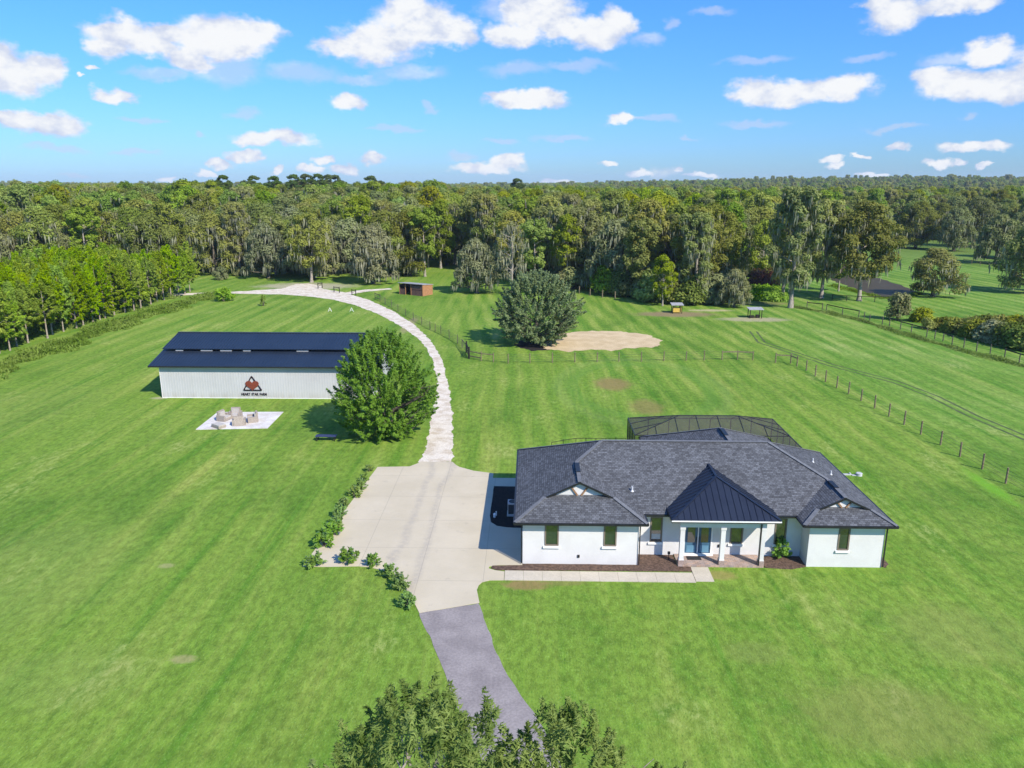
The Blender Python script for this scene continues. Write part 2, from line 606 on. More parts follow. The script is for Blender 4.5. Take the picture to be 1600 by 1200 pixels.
def lawn_mat():
    m, t, out = new_mat('lawn_grass')
    b = t.node('ShaderNodeBsdfPrincipled')
    b.inputs['Roughness'].default_value = 0.9
    b.inputs['Specular IOR Level'].default_value = 0.1
    geo = t.node('ShaderNodeNewGeometry')
    P = geo.outputs['Position']
    sep = t.node('ShaderNodeSeparateXYZ')
    t.put(sep.inputs[0], P)
    x, y = sep.outputs[0], sep.outputs[1]

    def soft_ellipse(cx, cy, rx, ry, wob=0.5, lo=1.15, hi=0.5, rot=0.0):
        v = t.vmath('SUBTRACT', P, (cx, cy, 0))
        if rot:
            r = t.node('ShaderNodeVectorRotate', rotation_type='Z_AXIS')
            t.put(r.inputs['Vector'], v)
            r.inputs['Angle'].default_value = rot
            v = r.outputs[0]
        v = t.vmath('MULTIPLY', v, (1 / rx, 1 / ry, 0))
        L = t.vmath('LENGTH', v, out=1)
        L = t.math('ADD', L, t.math('MULTIPLY', t.math('SUBTRACT', t.noise(P, 4.5 / max(rx, ry), 5, 0.7), 0.5), wob * 2))
        return t.ramp(L, lo, hi)
    Q = t.vmath('MULTIPLY', P, (1.0, 0.5, 1.0))
    nbig = t.noise(P, 0.028, 4, 0.55)
    nmid = t.noise(Q, 0.2, 5, 0.62)
    nfin = t.noise(Q, 2.4, 5, 0.72)
    nvf = t.noise(Q, 11.0, 3, 0.7)
    deep = (0.093, 0.178, 0.020)
    midc = (0.142, 0.232, 0.029)
    lite = (0.206, 0.278, 0.050)
    dry = (0.275, 0.285, 0.10)
    f = t.math('ADD', t.math('MULTIPLY', nbig, 0.55), t.math('MULTIPLY', nmid, 0.45))
    col = t.mix(t.ramp(f, 0.36, 0.52), deep, midc)
    col = t.mix(t.ramp(f, 0.53, 0.69), col, lite)
    # streaks drawn out along the mowing direction (mostly +Y)
    warp = t.math('MULTIPLY', t.math('SUBTRACT', t.noise(P, 0.022, 2), 0.5), 3.4)
    xs = t.math('ADD', x, warp)
    cs = t.node('ShaderNodeCombineXYZ')
    t.put(cs.inputs[0], xs)
    t.put(cs.inputs[1], t.math('MULTIPLY', y, 0.035))
    strk = t.noise(cs.outputs[0], 0.75, 5, 0.6)
    strk2 = t.noise(cs.outputs[0], 0.22, 3, 0.5)
    col = t.mix(t.ramp(strk, 0.5, 0.68, 0, 0.62), col, t.mix(1.0, col, (1.5, 1.22, 1.7), 'MULTIPLY'))
    col = t.mix(t.ramp(strk, 0.48, 0.32, 0, 0.95), col, t.mix(1.0, col, (0.62, 0.82, 0.62), 'MULTIPLY'))
    col = t.mix(t.ramp(strk2, 0.52, 0.68, 0, 0.4), col, t.mix(1.0, col, (1.45, 1.14, 1.5), 'MULTIPLY'))
    # regular mower stripes in the paddock and behind the house
    def stripes(period, shear, mask, amt):
        nonlocal col
        q = t.math('ADD', t.math('ADD', x, t.math('MULTIPLY', warp, 0.9)), t.math('MULTIPLY', y, shear))
        s = t.math('SINE', t.math('MULTIPLY', q, 2 * math.pi / period))
        s = t.math('ADD', s, t.math('MULTIPLY', t.math('SUBTRACT', nmid, 0.5), 1.6))
        a = t.math('MULTIPLY', mask, amt)
        col = t.mix(t.math('MULTIPLY', t.ramp(s, 0.0, 0.7), a), col, t.mix(1.0, col, (1.42, 1.18, 1.6), 'MULTIPLY'))
        col = t.mix(t.math('MULTIPLY', t.ramp(s, -0.2, -0.85), a), col, t.mix(1.0, col, (0.62, 0.8, 0.66), 'MULTIPLY'))
    rightpart = t.ramp(x, -22, -6)
    paddock = t.math('MULTIPLY', t.ramp(y, 101, 108), rightpart)
    stripes(3.1, 0.13, paddock, 0.55)
    nearp = t.math('MULTIPLY', t.ramp(y, 106, 98), t.ramp(y, 52, 60))
    stripes(2.3, 0.07, t.math('MULTIPLY', nearp, t.ramp(x, -8, -3)), 0.35)
    leftm = t.math('MULTIPLY', t.ramp(x, -10, -20), t.ramp(y, 90, 78))
    stripes(3.7, 0.06, leftm, 0.16)
    farp = t.math('MULTIPLY', t.ramp(x, -24, -34), t.ramp(y, 92, 104))
    stripes(3.4, -0.05, farp, 0.35)
    # greener, bluish field on the right
    bl = t.math('MULTIPLY', t.ramp(x, 34, 46), t.ramp(nbig, 0.35, 0.6, 0.3, 0.8))
    col = t.mix(bl, col, t.mix(1.0, col, (0.86, 0.98, 1.12), 'MULTIPLY'))
    blot = t.noise(P, 0.42, 4, 0.6)
    nearm = t.ramp(y, 70, 48)
    col = t.mix(t.math('MULTIPLY', t.math('MULTIPLY', nearm, t.ramp(x, 0, 6)), t.ramp(blot, 0.48, 0.34, 0, 0.55)), col, (0.070, 0.165, 0.015))
    # sun-dried patches
    col = t.mix(t.math('MULTIPLY', t.ramp(nmid, 0.56, 0.72), t.ramp(nfin, 0.42, 0.62, 0.0, 0.6)), col, dry)
    tuft = t.math('MULTIPLY', t.ramp(y, 75, 40), 1.0)
    col = t.mix(t.math('MULTIPLY', tuft, t.ramp(nvf, 0.54, 0.70, 0.0, 0.5)), col, (0.22, 0.34, 0.09))
    col = t.mix(t.math('MULTIPLY', tuft, t.ramp(nvf, 0.46, 0.32, 0.0, 0.7)), col, (0.06, 0.15, 0.022))
    k = t.node('ShaderNodeVectorMath', operation='SCALE')
    t.put(k.inputs[0], col)
    t.put(k.inputs['Scale'], t.ramp(nfin, 0.28, 0.72, 0.72, 1.28))
    col = k.outputs[0]
    # bare and dry places that belong to the ground itself
    soil = (0.23, 0.165, 0.095)
    for (px, py, rx, ry, amt, c) in ((957, 600, 2.6, 3.6, 0.75, (0.24, 0.15, 0.07)), (1010, 636, 2.2, 3.6, 0.55, (0.24, 0.15, 0.07)),
                                      (822, 914, 1.7, 0.7, 0.75, (0.25, 0.15, 0.075)), (880, 910, 1.6, 0.5, 0.5, (0.22, 0.17, 0.07)), (1125, 899, 1.2, 0.7, 0.7, (0.28, 0.22, 0.08)),
                                      (1055, 491, 8.5, 3.4, 0.95, soil), (1178, 499, 7.0, 2.6, 0.85, (0.36, 0.31, 0.2)), (1185, 474, 8, 3.0, 0.5, soil), (1110, 485, 5, 1.4, 0.8, (0.42, 0.36, 0.22)),
                                      (480, 447, 13, 7, 0.8, (0.40, 0.35, 0.26)), (286, 1030, 0.8, 0.45, 0.7, (0.30, 0.27, 0.12)), (260, 884, 0.6, 0.4, 0.6, (0.3, 0.28, 0.13)),
                                      (1390, 1120, 5.0, 3.2, 0.42, (0.20, 0.19, 0.06)), (1500, 990, 4.5, 3.5, 0.3, (0.22, 0.22, 0.07)), (1180, 1020, 2.0, 1.2, 0.25, (0.25, 0.24, 0.08)),
                                      (610, 575, 1.2, 5.0, 0.0, soil), (640, 507, 1.1, 9, 0.7, (0.3, 0.24, 0.14)), (250, 622, 1.2, 0.6, 0.6, (0.4, 0.36, 0.24)), (20, 640, 9, 14, 0.12, (0.24, 0.25, 0.08)),
                                      (30, 900, 8, 9, 0.16, (0.24, 0.27, 0.09)), (90, 1060, 5, 3, 0.14, (0.24, 0.27, 0.09))):
        if not amt:
            continue
        cx, cy = G(px, py)
        e = soft_ellipse(cx, cy, rx, ry)
        col = t.mix(t.math('MULTIPLY', e, t.ramp(nfin, 0.25, 0.6, amt * 0.6, amt)), col, c)
    # lush strip on the far right and the mown ring in the training patch
    cx, cy = G(1545, 760)
    col = t.mix(t.math('MULTIPLY', soft_ellipse(cx, cy, 0.9, 5.0, 0.5, 1.2, 0.2), 0.7), col, (0.13, 0.33, 0.02))
    cx, cy = G(1000, 606)
    v = t.vmath('MULTIPLY', t.vmath('SUBTRACT', P, (cx, cy, 0)), (1 / 8.5, 1 / 13.0, 0))
    L = t.vmath('LENGTH', v, out=1)
    ring = t.math('SUBTRACT', t.ramp(L, 1.12, 1.0), t.ramp(L, 0.94, 0.82))
    col = t.mix(t.math('MULTIPLY', ring, 0.35), col, (0.10, 0.22, 0.035))
    ring2 = t.math('SUBTRACT', t.ramp(L, 1.3, 1.18), t.ramp(L, 1.14, 1.04))
    col = t.mix(t.math('MULTIPLY', ring2, 0.12), col, (0.25, 0.33, 0.12))
    # leaf litter under the distant woods
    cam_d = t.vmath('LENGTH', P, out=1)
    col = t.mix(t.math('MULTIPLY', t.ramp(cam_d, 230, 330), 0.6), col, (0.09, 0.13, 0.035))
    t.put(b.inputs['Base Color'], col)
    bp = t.node('ShaderNodeBump')
    bp.inputs['Strength'].default_value = 0.55
    bp.inputs['Distance'].default_value = 0.12
    t.put(bp.inputs['Height'], t.math('ADD', t.math('MULTIPLY', nfin, 0.6), t.math('MULTIPLY', nvf, 0.4)))
    t.l.new(bp.outputs[0], b.inputs['Normal'])
    t.l.new(b.outputs[0], out.inputs[0])
    MATS['lawn'] = m
    return m


lawn_mat()
concrete_mat()
shingle_mat()
pmat('asphalt', (0.270, 0.240, 0.228), (0.215, 0.190, 0.182), 0.7, 0.9, 6, bump=0.3, bscale=20, fine=0.12)
pmat('gravel', (0.60, 0.54, 0.445), (0.46, 0.385, 0.285), 0.8, 0.95, 8, bump=0.5, bscale=5, fine=0.2, lo=0.34, hi=0.58)
pmat('sand', (0.54, 0.42, 0.25), (0.45, 0.34, 0.19), 0.5, 0.95, 6, bump=0.6, bscale=3, fine=0.1)
pmat('mulch', (0.150, 0.095, 0.068), (0.070, 0.044, 0.032), 7, 0.95, 6, bump=1.0, bscale=22, fine=0.35)
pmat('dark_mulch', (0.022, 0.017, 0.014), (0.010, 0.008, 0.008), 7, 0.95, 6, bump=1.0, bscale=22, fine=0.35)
pmat('soil_track', (0.085, 0.10, 0.04), (0.045, 0.075, 0.02), 0.8, 0.95, 5, fine=0.2)
pmat('stucco', (0.64, 0.63, 0.62), (0.60, 0.59, 0.58), 0.9, 0.85, 5, bump=0.25, bscale=30, fine=0.02)
pmat('white_trim', (0.80, 0.80, 0.79), (0.76, 0.76, 0.75), 2, 0.6)
pmat('black_metal', (0.012, 0.012, 0.014), (0.018, 0.018, 0.02), 3, 0.4, spec=0.5)
pmat('navy_metal', (0.010, 0.014, 0.027), (0.013, 0.018, 0.033), 0.6, 0.42, spec=0.5, fine=0.08)
pmat('barn_roof', (0.013, 0.021, 0.037), (0.016, 0.025, 0.043), 0.3, 0.38, spec=0.5, fine=0.05)
pmat('barn_wall', (0.50, 0.495, 0.50), (0.46, 0.455, 0.46), 0.35, 0.5, 5, spec=0.4)
def barn_wall_dirt():
    m_ = M0 = MATS['barn_wall']
    t_ = NT(m_.node_tree)
    bs = [n for n in t_.n if n.type == 'BSDF_PRINCIPLED'][0]
    src = bs.inputs['Base Color'].links[0].from_socket
    geo = t_.node('ShaderNodeNewGeometry')
    sp = t_.node('ShaderNodeSeparateXYZ')
    t_.put(sp.inputs[0], geo.outputs['Position'])
    st_ = t_.vmath('MULTIPLY', geo.outputs['Position'], (1.0, 1.0, 0.12))
    nz = t_.noise(st_, 1.6, 4, 0.6)
    foot = t_.math('MULTIPLY', t_.ramp(sp.outputs[2], 0.9, 0.0), t_.ramp(nz, 0.35, 0.65, 0.15, 0.8))
    c_ = t_.mix(t_.math('MULTIPLY', foot, 0.55), src, (0.33, 0.28, 0.21))
    c_ = t_.mix(t_.ramp(nz, 0.55, 0.75, 0.0, 0.18), c_, (0.36, 0.35, 0.33))
    t_.put(bs.inputs['Base Color'], c_)


barn_wall_dirt()
pmat('barn_inside', (0.10, 0.10, 0.11), (0.07, 0.07, 0.08), 1, 0.9)
pmat('window_frame', (0.19, 0.155, 0.12), (0.16, 0.13, 0.10), 3, 0.5)
pmat('blue_paint', (0.050, 0.125, 0.20), (0.044, 0.11, 0.18), 3, 0.45, spec=0.5)
pmat('blue_panel', (0.11, 0.24, 0.34), (0.10, 0.22, 0.32), 3, 0.45, spec=0.5)
pmat('brace_wood', (0.30, 0.18, 0.10), (0.22, 0.125, 0.07), 9, 0.7)
pmat('post_wood', (0.23, 0.185, 0.115), (0.14, 0.11, 0.07), 6, 0.9, 5, fine=0.2)
pmat('grey_wood', (0.14, 0.125, 0.10), (0.08, 0.07, 0.055), 6, 0.9, 5, fine=0.2)
pmat('dark_board', (0.026, 0.022, 0.018), (0.016, 0.014, 0.012), 5, 0.75)
pmat('wire', (0.07, 0.075, 0.06), (0.055, 0.06, 0.05), 5, 0.6, metal=0.3)
pmat('bark', (0.17, 0.145, 0.115), (0.085, 0.07, 0.055), 4, 0.95, 5, bump=0.6, bscale=14)
pmat('pale_bark', (0.36, 0.32, 0.27), (0.23, 0.20, 0.165), 3, 0.95, 5, bump=0.4, bscale=14)
pmat('pine_bark', (0.36, 0.31, 0.25), (0.22, 0.18, 0.14), 3, 0.95, 5)
pmat('orange_boards', (0.38, 0.19, 0.09), (0.31, 0.15, 0.07), 3, 0.8, fine=0.1)
pmat('red_boards', (0.16, 0.085, 0.07), (0.10, 0.055, 0.05), 4, 0.85, fine=0.2)
pmat('shed_roof', (0.36, 0.36, 0.37), (0.28, 0.28, 0.29), 2, 0.5)
pmat('wicker', (0.36, 0.31, 0.26), (0.26, 0.22, 0.185), 14, 0.85, fine=0.2)
pmat('cushion', (0.44, 0.41, 0.37), (0.38, 0.35, 0.32), 5, 0.9)
pmat('patio_stone', (0.62, 0.60, 0.58), (0.50, 0.46, 0.42), 0.8, 0.8, 6, fine=0.08)
pmat('emblem_red', (0.20, 0.045, 0.022), (0.16, 0.036, 0.02), 4, 0.6)
pmat('emblem_dark', (0.022, 0.010, 0.014), (0.018, 0.008, 0.012), 4, 0.5)
pmat('ac_metal', (0.46, 0.47, 0.47), (0.40, 0.41, 0.41), 3, 0.5)
pmat('ac_grille', (0.05, 0.055, 0.06), (0.035, 0.04, 0.045), 20, 0.6)
pmat('rubber', (0.03, 0.03, 0.032), (0.02, 0.02, 0.022), 8, 0.9)
pmat('yellow_plastic', (0.60, 0.42, 0.08), (0.5, 0.34, 0.07), 3, 0.5)
pmat('vent_plastic', (0.55, 0.56, 0.58), (0.48, 0.49, 0.5), 5, 0.5)
pmat('bench_blue', (0.035, 0.04, 0.10), (0.025, 0.03, 0.075), 5, 0.4, spec=0.6)
pmat('porch_stone', (0.36, 0.27, 0.235), (0.25, 0.19, 0.17), 9, 0.9, fine=0.2)
paver_mat('porch_paver', (0.40, 0.27, 0.20), (0.30, 0.24, 0.22), (0.2, 0.17, 0.15), 0.30, 0.15)
glass_mat('window_glass')
glass_mat('door_glass', (0.05, 0.05, 0.04), 0.2)
mesh_screen_mat('screen_mesh', 0.55, (0.085, 0.078, 0.075))
mesh_screen_mat('screen_wall', 0.55, (0.06, 0.055, 0.052))
pmat('white_blind', (0.5, 0.5, 0.48), None, 3, 0.7)

leaf_mat('oak_leaf', (0.098, 0.135, 0.030), (0.275, 0.315, 0.092), 0.35, 0.32, 0.0, 0.05, 0.55)
leaf_mat('grey_oak_leaf', (0.140, 0.165, 0.066), (0.335, 0.355, 0.170), 0.35, 0.30, 0.0, 0.04, 0.45)
leaf_mat('bright_leaf', (0.125, 0.200, 0.026), (0.300, 0.395, 0.078), 0.4, 0.36, 0.0, 0.05, 0.45)
leaf_mat('tall_leaf', (0.150, 0.185, 0.050), (0.350, 0.385, 0.125), 0.35, 0.32, 0.0, 0.04, 0.3)
leaf_mat('yellow_leaf', (0.180, 0.220, 0.028), (0.350, 0.380, 0.075), 0.5, 0.36, 0.0, 0.04, 0.3)
leaf_mat('barn_tree_leaf', (0.075, 0.160, 0.024), (0.250, 0.385, 0.085), 0.9, 0.34, 0.02, 0.0, 0.0)
leaf_mat('field_oak_leaf', (0.090, 0.145, 0.045), (0.270, 0.345, 0.130), 0.8, 0.28, 0.02, 0.0, 0.0)
leaf_mat('near_leaf', (0.075, 0.128, 0.028), (0.280, 0.350, 0.115), 1.6, 0.32, 0.0, 0.01, 0.1)
leaf_mat('pine_needle', (0.150, 0.270, 0.010), (0.350, 0.480, 0.026), 1.0, 0.38, 0.0, 0.03, 0.3)
leaf_mat('dark_pine', (0.050, 0.088, 0.022), (0.100, 0.150, 0.040), 0.5, 0.25, 0.0, 0.04, 0.3)
leaf_mat('moss', (0.18, 0.19, 0.12), (0.33, 0.33, 0.23), 0.7, 0.2, 0.0, 0.02, 0.25)
leaf_mat('shrub_leaf', (0.085, 0.190, 0.022), (0.240, 0.370, 0.065), 2.5, 0.35, 0.03, 0.04, 0.3)
leaf_mat('lime_shrub', (0.15, 0.31, 0.020), (0.29, 0.48, 0.045), 1.5, 0.4, 0.0, 0.02, 0.2)
leaf_mat('red_shrub', (0.20, 0.085, 0.060), (0.31, 0.15, 0.10), 0.6, 0.3, 0.0, 0.02, 0.2)
leaf_mat('weed', (0.110, 0.190, 0.030), (0.235, 0.310, 0.085), 0.25, 0.3, 0.0, 0.02, 0.2)
leaf_mat('dead_branch', (0.25, 0.22, 0.19), (0.36, 0.33, 0.29), 0.6, 0.0, 0.0, 0.0, 0.2)

m, t, out = new_mat('pond_water')
b = t.node('ShaderNodeBsdfPrincipled')
b.inputs['Base Color'].default_value = (0.060, 0.047, 0.026, 1)
b.inputs['Roughness'].default_value = 0.3
b.inputs['Specular IOR Level'].default_value = 0.03
b.inputs['IOR'].default_value = 1.2
tc = t.node('ShaderNodeTexCoord')
bp = t.node('ShaderNodeBump')
bp.inputs['Strength'].default_value = 0.1
t.put(bp.inputs['Height'], t.noise(tc.outputs['Object'], 0.8, 3))
t.l.new(bp.outputs[0], b.inputs['Normal'])
t.l.new(b.outputs[0], out.inputs[0])
MATS['pond_water'] = m
M = MATS

# ------------------------------------------------------------------ ground
def sstep(a, b, v):
    q = np.clip((v - a) / (b - a), 0, 1)
    return q * q * (3 - 2 * q)


def hill(X, Y):
    r = np.asarray(X, float) / np.maximum(np.asarray(Y, float), 1.0)
    return 21.0 * sstep(-0.12, 0.5, r) * sstep(800, 1900, np.asarray(Y, float)) + 4.0 * sstep(-0.2, -0.55, r) * sstep(900, 1900, np.asarray(Y, float))


def build_ground():
    xs = np.unique(np.concatenate([np.linspace(-200, 250, 46), np.linspace(-1000, 1000, 51), np.linspace(-5000, 5000, 51)]))
    ys = np.unique(np.concatenate([np.linspace(-60, 300, 37), np.linspace(-300, 3000, 67), np.linspace(-1500, 6000, 35)]))
    XX, YY = np.meshgrid(xs, ys)
    ZZ = hill(XX, YY)
    V = np.stack([XX.ravel(), YY.ravel(), ZZ.ravel()], 1)
    nx, ny = len(xs), len(ys)
    i, j = np.meshgrid(np.arange(nx - 1), np.arange(ny - 1))
    a = (j * nx + i).ravel()
    F = np.stack([a, a + 1, a + nx + 1, a + nx], 1)
    o = bpy.data.objects.new('ground', np_mesh('ground', V, F, [M['lawn']], True))
    link(o)
    o['kind'] = 'structure'


build_ground()


def sheet(name, pts, z, mat, ragged=0.0, step=0.5, seed=1, thick=0.0, kind='structure'):
    """flat ground sheet; the edge can be made irregular"""
    rng = random.Random(seed)
    P = []
    n = len(pts)
    for i in range(n):
        a, b_ = Vector((*pts[i][:2], 0)), Vector((*pts[(i + 1) % n][:2], 0))
        L = (b_ - a).length
        k = max(1, int(L / step)) if ragged else 1
        nrm = Vector((-(b_ - a).y, (b_ - a).x, 0)).normalized() if L > 0 else Vector((0, 0, 0))
        for q in range(k):
            p = a.lerp(b_, q / k)
            if ragged:
                w = mnoise.noise(Vector((p.x * 0.6, p.y * 0.6, seed))) * ragged * 1.6 + rng.uniform(-1, 1) * ragged * 0.45
                p = p + nrm * w
            P.append((p.x, p.y, z))
    bm = MB()
    bm.poly(P)
    if thick:
        for i in range(len(P)):
            a, b_ = P[i], P[(i + 1) % len(P)]
            bm.poly([(a[0], a[1], z - thick), (b_[0], b_[1], z - thick), b_, a])
    o = bm.build(name, mat)
    import bmesh
    b2 = bmesh.new()
    b2.from_mesh(o.data)
    bmesh.ops.remove_doubles(b2, verts=b2.verts, dist=0.0005)
    big = [f for f in b2.faces if len(f.verts) > 4]
    bmesh.ops.triangulate(b2, faces=big)
    bmesh.ops.recalc_face_normals(b2, faces=b2.faces)
    b2.to_mesh(o.data)
    b2.free()
    if kind:
        o['kind'] = kind
    return o


def GP(*pts):
    return [G(*p) for p in pts]


# concrete drive and parking court
drive = [(-13.36, 62.91), (-10.58, 63.10), (-9.89, 64.0), (-9.5, 64.28), (-6.92, 64.33), (-6.5, 63.5), (-6.18, 63.09), (-4.87, 62.2), (-3.13, 61.64), (-3.13, 60.60), (-0.40, 60.60),
         (-0.40, 45.75), (-0.46, 45.48), (-2.1, 45.42), (-2.62, 45.22), (-2.62, 44.95), (-2.2, 44.72), (-1.6, 44.58), (-1.6, 43.47), (-2.5, 43.44), (-2.95, 43.2), (-3.14, 42.8), (-3.22, 42.26), (-2.96, 40.78),
         (-6.38, 39.58), (-7.1, 41.3), (-7.82, 42.68), (-8.6, 43.8), (-9.39, 44.5), (-10.4, 44.95), (-11.13, 45.05), (-13.49, 44.91), (-15.0 * 0.985, 44.95)]
sheet('concrete_driveway', drive, 0.03, M['concrete'], thick=0.1)
asph = [(-6.38, 39.56), (-2.96, 40.76), (-2.3, 38.0), (-1.75, 35.81), (-0.5, 32.67), (0.57, 30.39), (1.5, 27.6), (2.6, 24), (4.6, 18), (6.5, 8), (7.5, -30), (3.9, -30), (3.0, 8), (1.2, 16), (-0.7, 24), (-1.78, 27.52), (-3.17, 30.73), (-4.51, 34.63), (-5.5, 37.3)]
sheet('asphalt_road', asph, 0.012, M['asphalt'], ragged=0.05, step=0.4)
road_r = [(707, 722), (709, 690), (706, 640), (701, 600), (692, 565), (673, 532), (646, 506), (612, 485), (577, 469), (548, 460), (570, 456), (612, 452), (608, 450.5), (565, 453), (540, 457), (502, 451), (503, 447), (482, 443), (462, 444), (440, 451), (380, 455), (300, 458), (200, 461), (60, 467)]
road_l = [(30, 474), (200, 465.5), (300, 461), (350, 458.5), (400, 459.5), (440, 460), (480, 463), (520, 468), (555, 477), (590, 490), (625, 509), (657, 531), (675, 560), (683, 592), (681, 622), (673, 660), (668, 695), (655, 723)]
sheet('gravel_road', GP(*(road_r + road_l)), 0.016, M['gravel'], ragged=0.17, step=0.22, seed=5)
sheet('sand_patch', GP((852, 545), (848, 538), (857, 528), (880, 520), (920, 517), (970, 518), (1010, 523), (1035, 532), (1028, 541), (1000, 543), (975, 545), (955, 549), (925, 546), (890, 550)), 0.012, M['sand'], ragged=0.5, step=0.5, seed=8)
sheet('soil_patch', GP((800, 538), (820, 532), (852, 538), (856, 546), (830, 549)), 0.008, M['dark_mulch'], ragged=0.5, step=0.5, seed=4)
sheet('mulch_bed', [(-2.40, 45.30), (-0.46, 45.40), (-0.46, 45.62), (7.06, 45.62), (7.06, 47.08), (9.6, 47.08), (9.6, 45.46), (10.45, 45.46), (10.45, 44.88), (-2.1, 44.74), (-2.5, 45.0)], 0.05, M['mulch'], ragged=0.03, step=0.25, seed=2, thick=0.06)
sheet('mulch_bed', [(15.2, 47.08), (17.99, 47.08), (17.99, 45.7), (16.9, 45.35), (15.3, 45.5)], 0.05, M['mulch'], ragged=0.03, step=0.25, seed=3, thick=0.06)
sheet('mulch_bed', [(22.83, 45.9), (22.83, 58), (23.45, 58), (23.5, 46.2), (23.1, 45.7)], 0.04, M['mulch'], ragged=0.04, step=0.3, seed=12, thick=0.05)
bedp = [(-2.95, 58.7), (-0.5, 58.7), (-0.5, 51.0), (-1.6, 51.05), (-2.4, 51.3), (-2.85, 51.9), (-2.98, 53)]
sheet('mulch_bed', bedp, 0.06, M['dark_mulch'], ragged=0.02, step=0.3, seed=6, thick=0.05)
sheet('patio', GP((306, 671.5), (340, 644.5), (443, 644), (418, 669.5)), 0.05, M['patio_stone'], thick=0.06)
pond = sheet('pond', GP((1255, 404), (1262, 420), (1285, 432), (1330, 448), (1355, 458), (1385, 465), (1412, 462), (1430, 455), (1412, 447), (1388, 440), (1362, 431), (1330, 416), (1290, 402)), 0.03, M['pond_water'], ragged=0.8, step=1.5, seed=9)
trk = [(1177, 518), (1190, 535), (1230, 548), (1300, 571), (1400, 597), (1460, 620), (1520, 650), (1640, 700)]


def strip(name, px_pts, w, z, mat, off=0.0, seed=1):
    c = [Vector((*G(*p), 0)) for p in px_pts]
    L, R = [], []
    for i, p in enumerate(c):
        d = (c[min(i + 1, len(c) - 1)] - c[max(i - 1, 0)]).normalized()
        n = Vector((-d.y, d.x, 0))
        L.append(p + n * (off + w / 2))
        R.append(p + n * (off - w / 2))
    return sheet(name, [(p.x, p.y) for p in L] + [(p.x, p.y) for p in R[::-1]], z, mat, ragged=0.05, step=0.5, seed=seed)


strip('tyre_track', trk, 0.30, 0.007, M['soil_track'], 0.55, 21)
strip('tyre_track', trk, 0.30, 0.007, M['soil_track'], -0.55, 22)

# walkway of separate slabs
mb = MB()
xx = -1.57
while xx < 11.3:
    x2 = min(xx + 1.18, 11.55)
    if x2 < 10.6:
        mb.box(xx, 43.48, -0.05, x2 + 0.008, 44.68, 0.045)
    xx += 1.2
mb.box(10.45, 43.62, -0.05, 11.58, 45.42, 0.05)
pmat('walk_concrete', (0.50, 0.445, 0.35), (0.45, 0.40, 0.315), 0.8, 0.85, 5, fine=0.06)
w = mb.build('walkway', M['walk_concrete'])
w['kind'] = 'structure'

# ------------------------------------------------------------------ house
EZ, PT = 3.15, 0.48
HX0, HX1, HY0, HY1 = -0.95, 23.25, 46.7, 59.0
LX1, LY0 = 7.5, 45.2
RX0, RY0 = 17.45, 45.25


